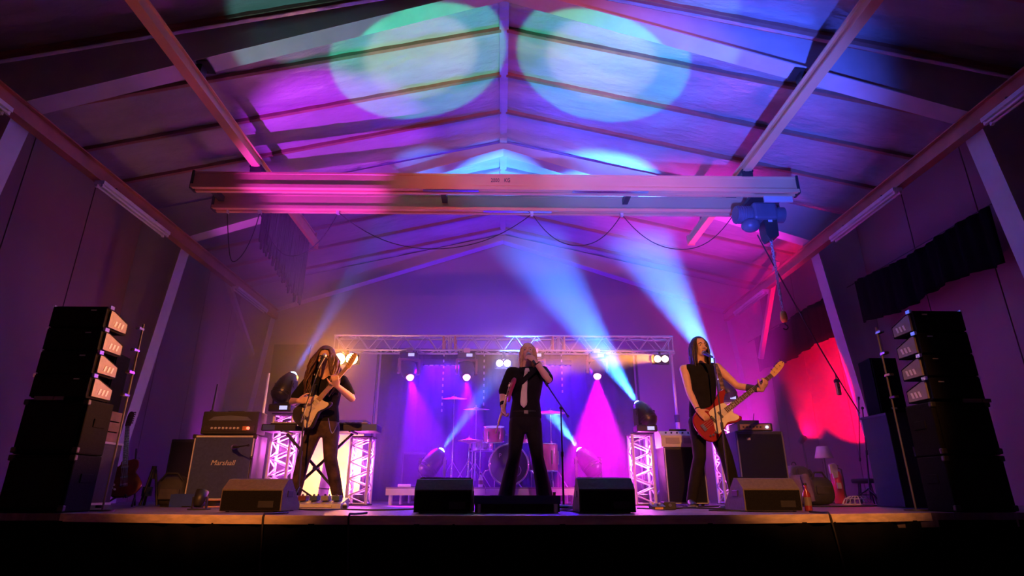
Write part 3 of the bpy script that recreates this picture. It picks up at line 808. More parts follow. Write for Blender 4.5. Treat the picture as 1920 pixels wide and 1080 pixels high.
for a in (-1, 1):
    for b in (-1, 1):
        MB().box((a*0.205, b*0.2, 0.155), (0.03, 0.03, 0.31)).build('corner_post', M_WOOD, cr)
MB().box((0, 0, 0.306), (0.46, 0.44, 0.012)).build('lid', M_WOOD, cr)
def side_fill(x, y, z, h, label):
    t = thing('side_fill_speaker', label, 'loudspeaker', (x, y, z))
    MB().prism([(-0.15, 0), (0.15, 0), (0.10, 0.30), (-0.10, 0.30)], 0, h, lambda a, b, d: (a, b, d)).build('cabinet', M_CAB, t)
    MB().box((0, -0.008, h/2), (0.28, 0.016, h-0.03), bev=0.005).build('grille', M_GRILLE, t)
    MB().box((0, -0.018, 0.06), (0.06, 0.006, 0.02)).build('badge', M_WHITEMARK, t)
side_fill(-4.25, 6.1, 0.955, 0.60, 'black upright speaker on the wooden crate')
rs = thing('side_fill_rack', 'black flight case under the upright speaker by the right column', 'case', (4.35, 6.4, 0))
MB().box((0, 0, 0.48), (0.5, 0.45, 0.94), bev=0.01).build('body', M_TOLEX, rs)
for zz in (0.02, 0.94):
    MB().box((0, 0, zz), (0.515, 0.465, 0.024)).build('edge_band', M_DARK, rs)
MB().box((0, -0.228, 0.55), (0.1, 0.01, 0.1)).build('latch', M_CHROME, rs)
side_fill(4.28, 6.3, 0.955, 0.62, 'black upright speaker on the black flight case')

# monitor wedges: low upright back towards the hall, slanted top
def wedge(pxa, pxb, yf, hb, label):
    xa_, xb2 = FX(pxa, yf), FX(pxb, yf); w_ = xb2-xa_
    t = thing('monitor_wedge', label, 'loudspeaker', ((xa_+xb2)/2, yf, 0.0))
    k = hb/0.175
    prof = [(0.0, 0.008), (0.0, 0.175*k), (0.10, 0.255*k), (0.17, 0.262*k), (0.44, 0.05), (0.44, 0.008)]
    MB().prism(prof, -w_/2, w_/2, lambda a, b, d: (d, a, b)).build('cabinet', mat('wedge_black', (0.13, 0.10, 0.08), 0.7, 0, 0.15, 40, 0.3, 160), t)
    # baffle grille towards the performer
    g = MB(); a0, b0, a1, b1 = 0.175, 0.262*k+0.002, 0.435, 0.055
    g.add([(-w_/2+0.015, a0, b0), (w_/2-0.015, a0, b0), (w_/2-0.015, a1, b1+0.004), (-w_/2+0.015, a1, b1+0.004)], [(0, 1, 2, 3)]); go = g.build('grille', M_GRILLE, t)
    sol = go.modifiers.new('t', 'SOLIDIFY'); sol.thickness = 0.008
    MB().box((0, -0.004, 0.09*k), (w_-0.02, 0.010, 0.150*k)).build('back_panel', M_GRILLE, t)
    for s_ in (-1, 1):
        MB().box((s_*(w_/2+0.002), 0.17, 0.14*k), (0.010, 0.12, 0.05), bev=0.004).build('handle', M_DARK, t)
        for yy in (0.04, 0.40):
            MB().cyl((s_*(w_/2-0.05), yy, 0.0), (s_*(w_/2-0.05), yy, 0.01), 0.015, n=8).build('foot', M_RUBBER, t)
    MB().box((w_*0.25, -0.010, 0.06*k), (0.12, 0.006, 0.05)).build('connector_plate', M_DARK, t)
    return t
wedge(410, 526, 4.92, 0.170, 'monitor wedge at the feet of the guitar player')
wedge(775, 884, 4.55, 0.165, 'monitor wedge left of the low singer riser')
wedge(1087, 1193, 4.55, 0.170, 'monitor wedge right of the low singer riser')
wedge(1398, 1506, 4.92, 0.175, 'monitor wedge at the feet of the bass player')
# low riser for the singer
lr = thing('singer_riser', 'low blue black step box at the stage front before the singer', 'riser', (FX(970, 4.62), 4.62, 0))
M_NAVY = mat('navy_panel', (0.03, 0.05, 0.16), 0.45)
MB().box((0, 0.20, 0.100), (0.645, 0.42, 0.045), bev=0.005).build('deck', M_NAVY, lr)
MB().box((0, -0.004, 0.094), (0.65, 0.014, 0.06)).build('front_lip', M_NAVY, lr)
MB().box((0, 0.20, 0.045), (0.64, 0.36, 0.075)).build('plinth', M_BLACK, lr)
for a in (-0.29, 0.29):
    for b in (0.03, 0.37):
        MB().cyl((a, b, 0), (a, b, 0.08), 0.02, n=10).build('foot', M_ALU, lr)
# drum riser
dr = thing('drum_riser', 'pale drum riser platform on short legs', 'riser', (FX(910, 7.5), 7.5, 0))
RW = 2.45
for k in range(2):
    MB().box((-RW/4+k*RW/2, 0.85, 0.20), (RW/2-0.006, 1.70, 0.022)).build('deck_panel', mat('riser_top', (0.30, 0.27, 0.28), 0.5, 0, 0.2, 6), dr)
    MB().box((-RW/4+k*RW/2, 0.012, 0.155), (RW/2-0.008, 0.03, 0.075)).box((-RW/4+k*RW/2, 1.69, 0.155), (RW/2-0.008, 0.03, 0.075)).build('frame_rail', M_ALU, dr)
for a in (-1, 1):
    MB().box((a*(RW/2-0.02), 0.85, 0.155), (0.03, 1.66, 0.075)).build('side_rail', M_ALU, dr)
    for b in (0.06, 0.85, 1.62):
        MB().cyl((a*(RW/2-0.06), b, 0), (a*(RW/2-0.06), b, 0.15), 0.026, n=10).build('leg', M_ALU, dr)
for b in (0.06, 1.62):
    MB().cyl((0, b, 0), (0, b, 0.15), 0.026, n=10).build('leg', M_ALU, dr)
sp_ = thing('socket_strip', 'white socket strip lying on the drum riser corner', 'power strip', (FX(756, 7.62), 7.62, 0.212))
MB().box((0, 0, 0.018), (0.16, 0.05, 0.034), bev=0.006).build('body', M_LAMPW, sp_)
for k in range(3):
    MB().cyl((-0.045+k*0.045, 0, 0.035), (-0.045+k*0.045, 0, 0.037), 0.016, n=10).build('socket', M_DARK, sp_)

# ------------------------------------------------------------------ backline
# guitar stack left
gc = thing('guitar_cabinet', 'tall guitar speaker cabinet with blue lit cloth and script badge', 'amplifier', (-3.33, 7.2, 0))
M_BLUELIT = mat('blue_lit_cloth', (0.05, 0.07, 0.22), 0.75, 0, 0.15, 30, 0.4, 300)  # blue cast of the stage light put into the cloth colour
MB().box((0, 0.18, 0.425), (0.74, 0.36, 0.76), bev=0.012).build('cabinet', M_TOLEX, gc)
MB().box((0, -0.004, 0.43), (0.68, 0.012, 0.68)).build('grille_cloth', M_BLUELIT, gc)
for a, b, c_, d_ in ((0, 0.785, 0.72, 0.02), (0, 0.075, 0.72, 0.02)):
    MB().box((a, -0.006, b), (c_, 0.012, d_)).build('piping', M_WHITEMARK, gc)
for a in (-0.35, 0.35):
    MB().box((a, -0.006, 0.43), (0.012, 0.012, 0.71)).build('piping', M_WHITEMARK, gc)
    for b in (0.065, 0.785):
        MB().box((a*1.03, 0.01, b), (0.05, 0.05, 0.05), bev=0.01).build('corner', M_DARK, gc)
    for b in (0.06, 0.30):
        MB().cyl((a*0.85, b, 0.0), (a*0.85, b, 0.05), 0.025, n=10).build('castor', M_RUBBER, gc)
lt = text_obj('Marshall', 0.085, (0.03, -0.012, 0.48), (PI/2, 0, 0), M_WHITEMARK, None, 'script_badge')
lt.data.transform(Matrix.Shear('XZ', 4, (0.25, 0)) if False else Matrix(((1, 0.25, 0, 0), (0, 1, 0, 0), (0, 0, 1, 0), (0, 0, 0, 1))))
lt.parent = gc
hd_ = thing('guitar_amp_head', 'black amp head with a red pilot lamp on the guitar cabinet', 'amplifier', (-3.31, 7.22, 0.806))
MB().box((0, 0.13, 0.145), (0.68, 0.26, 0.27), bev=0.012).build('case', M_TOLEX, hd_)
MB().prism([(-0.26, 0.0), (0.26, 0.0), (0.2, 0.045), (0.0, 0.06), (-0.2, 0.045)], -0.012, 0.0, lambda a, b, d: (a, d, 0.17+b)).build('front_panel', mat('blue_grey_panel', (0.12, 0.14, 0.22), 0.5), hd_)
kp = MB().box((0, -0.004, 0.075), (0.60, 0.012, 0.065)).build('control_panel', mat('control_panel_dark', (0.05, 0.04, 0.045), 0.4), hd_)
for k in range(8):
    MB().cyl((-0.20+k*0.045, -0.01, 0.078), (-0.20+k*0.045, -0.028, 0.078), 0.013, n=10).build('knob', M_LAMPW, kp)
MB().cyl((0.235, -0.008, 0.078), (0.235, -0.026, 0.078), 0.018, n=10).build('pilot_lamp', M_RED_LED, kp)
MB().box((0.19, -0.011, 0.078), (0.05, 0.006, 0.05)).build('amber_plate', mat('amber_plate', (0.6, 0.25, 0.12), 0.5), kp)
MB().box((0, 0.13, 0.292), (0.20, 0.03, 0.02), bev=0.006).build('handle', M_DARK, hd_)
for a in (-0.28, 0.28):
    MB().cyl((a, 0.05, 0), (a, 0.05, 0.012), 0.015, n=8).cyl((a, 0.21, 0), (a, 0.21, 0.012), 0.015, n=8).build('foot_pair', M_RUBBER, hd_)
an = thing('wireless_antenna', 'thin black antenna rod standing on the amp head', 'antenna', (P(397, 770, 7.35).x, 7.36, 1.085))
MB().cyl((0, 0, 0), (0, 0, 0.03), 0.025, n=12).build('foot', M_DARK, an)
MB().tube([(0, 0, 0.02), (0.01, 0, 0.36)], [0.011, 0.008], 6).build('rod', M_DARK, an)
# second dark cabinet beside it
sc_ = thing('spare_cabinet', 'black speaker cabinet standing behind the guitar stack', 'amplifier', (-4.05, 7.75, 0))
MB().box((0, 0.15, 0.40), (0.42, 0.32, 0.80), bev=0.012).build('cabinet', M_TOLEX, sc_)
MB().box((0, -0.014, 0.40), (0.36, 0.012, 0.72)).build('grille', M_GRILLE, sc_)

# combo: pale mixer head on a cabinet, right
cb = thing('speaker_cabinet', 'black cabinet with pale edging under the mixer head', 'amplifier', (2.23, 7.28, 0))
MB().box((0, 0.17, 0.345), (0.50, 0.34, 0.66), bev=0.010).build('cabinet', M_TOLEX, cb)
MB().box((0, -0.005, 0.345), (0.44, 0.012, 0.60)).build('grille', M_GRILLE, cb)
for a in (-0.235, 0.235):
    MB().box((a, -0.006, 0.345), (0.012, 0.010, 0.64)).build('edging', M_ALU, cb)
    MB().cyl((a*0.8, 0.06, 0), (a*0.8, 0.06, 0.02), 0.02, n=8).cyl((a*0.8, 0.28, 0), (a*0.8, 0.28, 0.02), 0.02, n=8).build('foot_pair', M_RUBBER, cb)
MB().box((0, -0.006, 0.028), (0.48, 0.010, 0.012)).build('edging', M_ALU, cb)
mx = thing('mixer_head', 'pale grey powered mixer head on the black cabinet', 'mixer', (2.22, 7.26, 0.676))
M_PALE = mat('pale_panel', (0.62, 0.58, 0.56), 0.5, 0, 0.1, 10)
MB().prism([(0, 0), (0.30, 0), (0.30, 0.20), (0.12, 0.20), (0.0, 0.135)], -0.26, 0.26, lambda a, b, d: (d, a, b)).build('case', M_PALE, mx)
for k in range(6):
    u = 0.3+0.12*(k % 2)
    MB().cyl((-0.18+k*0.07, 0.06, 0.168), (-0.18+k*0.07, 0.053, 0.182), 0.012, n=8).build('knob', M_DARK, mx)
for k in range(2):
    MB().box((-0.12+k*0.22, -0.004, 0.075), (0.17, 0.006, 0.07)).build('panel', mat('pale_panel_dark', (0.40, 0.36, 0.35), 0.5), mx)
MB().box((0, 0.15, 0.215), (0.22, 0.03, 0.025), bev=0.006).build('handle', M_DARK, mx)

# bass stack
bc = thing('bass_cabinet', 'big black bass cabinet behind the bass player', 'amplifier', (3.33, 7.6, 0))
MB().box((0, 0.2, 0.46), (0.62, 0.40, 0.88), bev=0.012).build('cabinet', M_TOLEX, bc)
MB().box((0, -0.004, 0.46), (0.56, 0.012, 0.80)).build('grille', M_GRILLE, bc)
for a in (-0.295, 0.295):
    MB().box((a, -0.006, 0.46), (0.012, 0.012, 0.85)).build('edging', mat('edging_grey', (0.2, 0.19, 0.2), 0.5), bc)
    MB().cyl((a*0.8, 0.06, 0), (a*0.8, 0.06, 0.03), 0.02, n=8).cyl((a*0.8, 0.34, 0), (a*0.8, 0.34, 0.03), 0.02, n=8).build('foot_pair', M_RUBBER, bc)
MB().box((-0.15, -0.012, 0.80), (0.05, 0.006, 0.03)).build('badge', M_PALE, bc)
bh_ = thing('bass_amp_head', 'flat bass amp head with a blue pilot lamp', 'amplifier', (3.30, 7.62, 0.902))
MB().box((0, 0.15, 0.052), (0.46, 0.30, 0.10), bev=0.008).build('case', M_DARK, bh_)
fpn = MB().box((0, -0.004, 0.052), (0.40, 0.012, 0.07)).build('front_panel', mat('amber_face', (0.34, 0.20, 0.13), 0.45), bh_)
for k in range(6):
    MB().cyl((-0.16+k*0.045, -0.01, 0.052), (-0.16+k*0.045, -0.024, 0.052), 0.011, n=8).build('knob', M_DARK, fpn)
MB().cyl((0.15, -0.009, 0.05), (0.15, -0.024, 0.05), 0.016, n=10).build('pilot_lamp', M_BLUE_LED, fpn)
rx = thing('wireless_receiver', 'small black receiver on the bass amp head', 'receiver', (3.22, 7.68, 1.004))
MB().box((0, 0.08, 0.022), (0.34, 0.16, 0.044), bev=0.005).build('case', M_DARK, rx)
for a in (-0.15, 0.15):
    MB().cyl((a, 0.14, 0.04), (a*1.2, 0.15, 0.15), 0.005, n=6).build('antenna', M_DARK, rx)

# keyboard on a crossed stand
kb = thing('stage_keyboard', 'long black stage keyboard with a blue lit end behind the guitar player', 'keyboard', (-2.19, 7.12, 0.83))
MB().box((0, 0.14, 0.055), (1.38, 0.30, 0.085), bev=0.012).build('case', M_DARK, kb)
MB().box((0.0, 0.05, 0.100), (1.16, 0.14, 0.010)).build('keybed', M_DARK, kb)
wk = MB().box((0, 0, 0), (0.0205, 0.13, 0.012)).build('white_key', M_LAMPW, kb); wk.location = (-0.57, 0.05, 0.108)
bk = MB().box((0, 0, 0), (0.011, 0.08, 0.014)).build('black_key', M_DARK, kb); bk.location = (-0.558, 0.075, 0.120)
for k in range(1, 52):
    o = bpy.data.objects.new('white_key', wk.data); COL.objects.link(o); o.parent = kb; o.location = (-0.57+k*0.0222, 0.05, 0.108)
    if k % 7 not in (2, 6) and k < 51:
        o = bpy.data.objects.new('black_key', bk.data); COL.objects.link(o); o.parent = kb; o.location = (-0.558+k*0.0222, 0.075, 0.120)
MB().box((0.60, -0.013, 0.055), (0.18, 0.006, 0.075)).build('end_panel', mat('blue_end_panel', (0.06, 0.10, 0.40), 0.4), kb)
MB().box((-0.60, -0.013, 0.055), (0.14, 0.006, 0.06)).build('end_panel', mat('blue_end_panel', (0.06, 0.10, 0.40), 0.4), kb)
MB().box((-0.692, 0.06, 0.055), (0.008, 0.06, 0.05)).build('red_cheek', M_RED_LED, kb)
ks = thing('keyboard_stand', 'crossed black tube stand under the keyboard', 'stand', (-2.19, 7.17, 0))
for s_ in (-1, 1):
    MB().bar((s_*0.40, s_*0.02, 0.02), (-s_*0.40, s_*0.02, 0.815), 0.03, 0.03, up=(0, 1, 0)).build('leg', M_DARK, ks)
    MB().cyl((s_*0.40, -0.20, 0.015), (s_*0.40, 0.20, 0.015), 0.015, n=8).build('foot_bar', M_DARK, ks)
    MB().cyl((s_*0.40, -0.18, 0.832), (s_*0.40, 0.18, 0.832), 0.015, n=8).build('support_arm', M_DARK, ks)
MB().cyl((0, -0.05, 0.42), (0, 0.05, 0.42), 0.03, n=10).build('pivot', M_CHROME, ks)

# pale flat lit amber behind the guitar player, with its floor flood
fl = thing('stage_flat', 'pale board standing behind the keyboard, lit glowing amber', 'board', (FX(610, 8.35), 8.35, 0))
M_FLAT = mat('pale_board', (0.80, 0.72, 0.60), 0.7, 0, 0.08, 3)
MB().box((0, 0, 0.47), (0.88, 0.02, 0.90)).build('panel', M_FLAT, fl)
for s_ in (-1, 1):
    MB().box((s_*0.42, 0.025, 0.47), (0.04, 0.03, 0.92)).build('batten', M_WOOD, fl)
    MB().bar((s_*0.42, 0.03, 0.80), (s_*0.42, 0.40, 0.01), 0.03, 0.03).build('prop', M_WOOD, fl)
MB().box((0, 0.0, 0.012), (0.88, 0.05, 0.024)).build('sill', M_WOOD, fl)
ff = thing('amber_floor_flood', 'small amber floor flood aimed at the pale board', 'stage light', (FX(628, 7.95), 7.95, 0))
MB().box((0, 0, 0.02), (0.16, 0.12, 0.02)).build('base', M_DARK, ff)
MB().cyl((0, -0.03, 0.07), (0, 0.05, 0.09), 0.045, n=14).build('can', M_DARK, ff)
MB().lathe([(0, 0.0), (0.042, 0.002)], (0, 0.052, 0.0905), (0, 1, 0.25), 14).build('lens', lens_mat('amber_flood', (1.0, 0.5, 0.08), 20), ff)
lamp('SPOT', 'amber_flood', (FX(628, 7.95), 8.02, 0.10), (FX(606, 8.35), 8.6, 0.75), 170, (1.0, 0.42, 0.03), 130, 0.6, 0.04)
# column-like pale tube (rolled banner) between the legs
rb_ = thing('rolled_banner', 'pale rolled banner tube leaning behind the guitar player', 'banner', (FX(602, 7.75), 7.75, 0), rot=(0, math.radians(5), 0))
MB().cyl((0, 0, 0.01), (0, 0, 0.86), 0.062, 0.075, n=16).build('roll', mat('banner_grey', (0.50, 0.46, 0.50), 0.7), rb_)
for zz in (0.2, 0.65):
    MB().torus((0, 0, zz), 0.066+0.013*zz, 0.006, (0, 0, 1), 20, 6).build('strap', M_DARK, rb_)
# rack with lilac lit top far behind the keyboard
rk = thing('rack_case', 'open equipment rack behind the keyboard player spot', 'rack', (FX(642, 9.28), 9.28, 0))
MB().box((0, 0.2, 0.62), (0.5, 0.4, 1.22), bev=0.01).build('case', M_TOLEX, rk)
for k in range(5):
    MB().box((0, -0.006, 0.72+k*0.10), (0.44, 0.014, 0.086)).build('rack_unit', M_PALE if k > 2 else M_DARK, rk)

# ------------------------------------------------------------------ drum kit
M_SHELL = mat('drum_shell', (0.55, 0.10, 0.32), 0.3, 0, 0.06, 8, coat=0.5)
M_SKIN = mat('drum_skin', (0.75, 0.70, 0.74), 0.5)
M_BSKIN = mat('drum_front_skin', (0.035, 0.03, 0.05), 0.35)
M_BRASS = mat('cymbal_bronze', (0.75, 0.52, 0.28), 0.28, 0.9, 0.08, 40)
ZR = 0.212
kc = P(954, 870, 7.9); kr = 0.262
kd = thing('bass_drum', 'bass drum with a dark front skin and chrome hoop', 'drum', (kc.x, 7.9, ZR))
kz = kr+0.02
MB().lathe([(kr-0.012, 0.0), (kr-0.012, 0.42)], (0, 0.0, kz), (0, 1, 0), 36).build('shell', M_SHELL, kd)
MB().lathe([(0, 0.004), (kr-0.014, 0.004)], (0, 0.0, kz), (0, 1, 0), 36).build('front_skin', M_BSKIN, kd)
MB().lathe([(0, 0.0), (kr-0.014, 0.0)], (0, 0.42, kz), (0, 1, 0), 36).build('batter_skin', M_SKIN, kd)
MB().torus((0, 0.0, kz), kr-0.006, 0.013, (0, 1, 0), 40, 8).build('hoop', M_CHROME, kd)
MB().torus((0, 0.42, kz), kr-0.006, 0.013, (0, 1, 0), 40, 8).build('hoop', M_CHROME, kd)
MB().torus((0.08, -0.004, kz-0.07), 0.078, 0.005, (0, 1, 0), 28, 6).build('port_ring', M_CHROME, kd)
for k in range(8):
    a = k*PI/4+0.3
    MB().cyl((kr*0.99*math.cos(a), 0.03, kz+kr*0.99*math.sin(a)), (kr*0.99*math.cos(a), 0.12, kz+kr*0.99*math.sin(a)), 0.009, n=6).build('tension_lug', M_CHROME, kd)
for s_ in (-1, 1):
    MB().tube([(s_*(kr-0.01), 0.06, kz-0.06), (s_*(kr+0.05), 0.0, kz-0.08), (s_*(kr+0.12), -0.05, 0.06), (s_*(kr+0.13), -0.06, 0.004)], 0.009, 6).build('spur', M_CHROME, kd)
text_obj('P', 0.075, (-0.115, -0.003, kz+0.115), (PI/2, 0, 0), M_WHITEMARK, kd, 'skin_letter', 0.001)
text_obj('A', 0.075, (0.112, -0.003, kz+0.118), (PI/2, 0, 0), M_WHITEMARK, kd, 'skin_letter', 0.001)
def drum(x, y, z, r, h, label, tilt=0.0, legs=0, kind='tom_drum', m=M_SHELL):
    t = thing(kind, label, 'drum', (x, y, z if legs == 0 else ZR), rot=(tilt, 0, 0) if legs == 0 else (0, 0, 0))
    zo = 0 if legs == 0 else z-ZR
    MB().lathe([(r-0.006, 0), (r-0.006, h)], (0, 0, zo), n=28).build('shell', m, t)
    MB().lathe([(0, h+0.001), (r-0.005, h+0.001)], (0, 0, zo), n=28).build('top_skin', M_SKIN, t)
    MB().lathe([(0, 0.0), (r-0.005, 0.0)], (0, 0, zo), n=28).build('bottom_skin', M_SKIN, t)
    for zz in (0.005, h-0.005):
        MB().torus((0, 0, zo+zz), r, 0.008, n=30, m=6).build('hoop', M_CHROME, t)
    for k in range(6):
        a = k*PI/3
        MB().box((r*math.cos(a), r*math.sin(a), zo+h/2), (0.016, 0.016, h*0.5)).build('tension_lug', M_CHROME, t)
    for k in range(legs):
        a = k*2*PI/3+0.4
        MB().cyl(((r+0.012)*math.cos(a), (r+0.012)*math.sin(a), 0.0), ((r+0.012)*math.cos(a), (r+0.012)*math.sin(a), zo+h*0.7), 0.008, n=6).build('leg', M_CHROME, t)
    return t
drum(kc.x-0.20, 8.08, 0.80, 0.145, 0.20, 'rack tom mounted over the bass drum on the hi-hat side', math.radians(12))
drum(kc.x+0.16, 8.08, 0.80, 0.150, 0.21, 'rack tom mounted over the bass drum on the floor tom side', math.radians(12))
tm = thing('tom_mount', 'chrome double tom holder on top of the bass drum', 'drum hardware', (kc.x, 8.12, ZR+2*kr+0.01))
MB().cyl((0, 0, -0.02), (0, 0, 0.16), 0.012, n=8).build('post', M_CHROME, tm)
for s_ in (-1, 1):
    MB().tube([(0, 0, 0.14), (s_*0.05, -0.01, 0.15), (s_*0.085, -0.02, 0.15)], 0.009, 6).build('arm', M_CHROME, tm)
drum(FX(1020, 8.25, 0.5), 8.25, 0.42, 0.20, 0.36, 'floor tom on three legs beside the bass drum', 0, 3, 'floor_tom')
drum(FX(905, 8.45, 0.8), 8.45, 0.70, 0.175, 0.14, 'snare drum left of the bass drum', 0, 3, 'snare_drum', M_CHROME)
def cymbal_stand(px, py, D, r, label, tilt=0.1, hat=False):
    c = P(px, py, D)
    t = thing('cymbal_stand', label, 'cymbal', (c.x, D, ZR))
    zt = c.z-ZR
    MB().cyl((0, 0, 0.10), (0, 0, zt*0.6), 0.013, n=8).cyl((0, 0, zt*0.55), (0, 0, zt+0.05), 0.008, n=8).build('tube', M_CHROME, t)
    MB().cyl((0, 0, zt*0.55), (0, 0, zt*0.60), 0.020, n=8).build('collar', M_CHROME, t)
    for k in range(3):
        a = k*2*PI/3+0.5
        MB().tube([(0.012*math.cos(a), 0.012*math.sin(a), 0.34), (0.26*math.cos(a), 0.26*math.sin(a), 0.008)], 0.008, 6).build('leg', M_CHROME, t)
    R = RX_(tilt)
    for q in range(2 if hat else 1):
        m = MB(); s_ = -1 if q else 1
        m.lathe([(0.004, 0.022*s_), (0.028, 0.018*s_), (0.04, 0.008*s_), (r*0.6, 0.0), (r, -0.014*s_)], (0, 0, 0), n=32)
        for i, v in enumerate(m.v): m.v[i] = tuple(R @ Vector(v) + Vector((0, 0, zt-0.035*q)))
        co = m.build('cymbal', M_BRASS, t)
        sol = co.modifiers.new('t', 'SOLIDIFY'); sol.thickness = 0.002
    MB().cyl((0, 0, zt+0.02), (0, 0, zt+0.045), 0.012, n=8).build('wing_nut', M_CHROME, t)
    return t
def RX_(a): return Matrix.Rotation(a, 3, 'X')
cymbal_stand(893, 766, 8.8, 0.20, 'crash cymbal on a tall stand left of the bass drum', 0.18)
cymbal_stand(1032, 772, 8.35, 0.22, 'ride cymbal on a tall stand right of the singer', 0.25)
cymbal_stand(880, 824, 8.15, 0.16, 'hi-hat on its stand left of the bass drum', 0.03, True)
cymbal_stand(852, 746, 8.55, 0.19, 'crash cymbal on the stand furthest from the bass drum', 0.2)
ds = thing('drum_stool', 'round black drum stool behind the bass drum', 'stool', (kc.x, 8.85, ZR))
MB().lathe([(0, 0.50), (0.15, 0.495), (0.165, 0.46), (0.15, 0.43), (0, 0.425)], n=20).build('seat', M_TOLEX, ds)
MB().cyl((0, 0, 0.12), (0, 0, 0.43), 0.014, n=8).build('post', M_CHROME, ds)
for k in range(3):
    a = k*2*PI/3
    MB().tube([(0, 0, 0.25), (0.2*math.cos(a), 0.2*math.sin(a), 0.01)], 0.009, 6).build('leg', M_CHROME, ds)
# amp-like dark box on the riser left
bx = thing('keyboard_speaker', 'black speaker box standing on the riser left of the floor moving head', 'loudspeaker', (FX(772, 8.4), 8.4, ZR))
MB().box((0, 0.15, 0.24), (0.34, 0.30, 0.46), bev=0.01).build('cabinet', M_TOLEX, bx)
MB().box((0, -0.005, 0.24), (0.29, 0.012, 0.40)).build('grille', M_GRILLE, bx)
MB().box((0, 0.15, 0.476), (0.14, 0.03, 0.02)).build('handle', M_DARK, bx)

# ------------------------------------------------------------------ microphone stands
M_MICG = mat('mic_grille', (0.55, 0.55, 0.58), 0.35, 0.8, 0.2, 200, 0.3, 400)
def mic_at(parent, tip, d):
    """microphone with its grille ball at tip, body along -d"""
    tip, d = Vector(tip), Vector(d).normalized()
    b = MB().cyl(tip-d*0.03, tip-d*0.19, 0.021, 0.013, n=12).build('mic_body', M_DARK, parent)
    MB().sphere(tip, 0.027, 14, 10).build('mic_grille', M_MICG, parent)
    MB().torus(tip-d*0.02, 0.024, 0.004, d, 16, 6).build('mic_ring', M_CHROME, parent)
def mic_stand(x, y, top, label, tip=None, boom=None, base='tripod', mic=True, lean=0.0):
    t = thing('microphone_stand', label, 'mic stand', (x, y, 0))
    MB().cyl((0, 0, 0.03), (lean*0.5, 0, top*0.55), 0.011, n=8).cyl((lean*0.5, 0, top*0.5), (lean, 0, top), 0.008, n=8).build('tube', M_DARK, t)
    MB().cyl((lean*0.5, 0, top*0.50), (lean*0.55, 0, top*0.55), 0.016, n=8).build('clutch', M_DARK, t)
    if base == 'tripod':
        for k in range(3):
            a = k*2*PI/3+0.6
            MB().tube([(0, 0, 0.20), (0.02*math.cos(a), 0.02*math.sin(a), 0.18), (0.30*math.cos(a), 0.30*math.sin(a), 0.012)], 0.009, 6).build('leg', M_DARK, t)
    else:
        MB().lathe([(0, 0.035), (0.03, 0.035), (0.12, 0.018), (0.125, 0.0), (0, 0)], n=24).build('round_base', M_DARK, t)
    if boom is not None:
        a, b = (Vector(p)-Vector((x, y, 0)) for p in boom)
        MB().cyl(a, b, 0.007, n=8).build('boom', M_DARK, t)
        MB().cyl(a, a+(b-a)*0.05, 0.014, n=8).build('counterweight', M_DARK, t)
        MB().sphere((lean, 0, top), 0.02, 10, 6).build('boom_joint', M_DARK, t)
        MB().cyl(b, b+(b-a).normalized()*0.05, 0.014, n=8).build('mic_clip', M_DARK, t)
    if mic and tip is not None:
        tp = Vector(tip)-Vector((x, y, 0))
        src = (Vector(boom[1])-Vector((x, y, 0))) if boom is not None else Vector((lean, 0, top))
        mic_at(t, tp, tp-src)
    return t
# singer: boom stand with an empty clip
sx_ = FX(1057, 6.15)
j = P(1052, 765, 6.15)
mic_stand(sx_, 6.15, j.z, 'boom stand with an empty clip beside the singer', boom=(P(1066, 782, 6.12), P(1027, 724, 6.25)), base='round', mic=False, lean=0.0)
# bass player: straight stand
tip = P(1320, 662, 6.32)
mic_stand(tip.x+0.03, 6.12, tip.z-0.10, 'straight microphone stand before the bass player', tip=tip, base='round')
# guitar player: boom from his strumming side
tip = P(608, 667, 6.30)
gx = FX(556, 6.05)
jz = P(571, 762, 6.05)
mic_stand(gx, 6.05, jz.z, 'boom microphone stand before the guitar player', tip=tip, boom=(P(563, 792, 6.0), P(600, 683, 6.24)), base='tripod', lean=jz.x-gx)
# amp mic on a short tripod in front of the guitar cabinet
ax_ = FX(458, 6.85)
mic_stand(ax_, 6.85, 0.52, 'short tripod stand with a microphone at the guitar cabinet', tip=P(438, 838, 7.1), boom=(P(466, 835, 6.8), P(444, 838, 7.0)), base='tripod')
# folded stand leaning near the right column
tb2 = P(1617, 765, 8.0); fb2 = FX(1634, 8.0)
mic_stand(fb2, 8.0, tb2.z, 'unused boom stand with its boom hanging straight down by the right column', boom=(P(1610, 744, 7.95), P(1612, 858, 7.95)), base='tripod', mic=False, lean=tb2.x-fb2)

# ------------------------------------------------------------------ odds and ends
# cables on the deck
rnd = random.Random(11)
def deck_cable(pts, label, r=0.006):
    ctrl = [Vector((FX(px, D), D, r)) for px, D in pts]
    out = []
    for i in range(len(ctrl)-1):
        p0 = ctrl[max(i-1, 0)]; p1 = ctrl[i]; p2 = ctrl[i+1]; p3 = ctrl[min(i+2, len(ctrl)-1)]
        for k in range(8):
            t = k/8
            out.append(0.5*((2*p1)+(-p0+p2)*t+(2*p0-5*p1+4*p2-p3)*t*t+(-p0+3*p1-3*p2+p3)*t**3))
    out.append(ctrl[-1])
    o = MB().tube(out, r, 6).build('stage_cable', M_RUBBER)
    return tag(o, label, 'cable')
deck_cable([(1215, 7.0), (1240, 6.2), (1290, 6.0), (1340, 5.8), (1380, 5.6), (1330, 5.2), (1400, 5.0)], 'black cable curling from the totem to the bass player wedge')
deck_cable([(1195, 5.9), (1230, 5.6), (1262, 5.7), (1300, 6.4), (1350, 6.9)], 'black cable running past the effect pedal to the bass cabinet')
deck_cable([(1060, 6.1), (1078, 5.8), (1050, 5.3), (1075, 4.95), (1110, 5.1)], 'black cable looping from the empty boom stand')
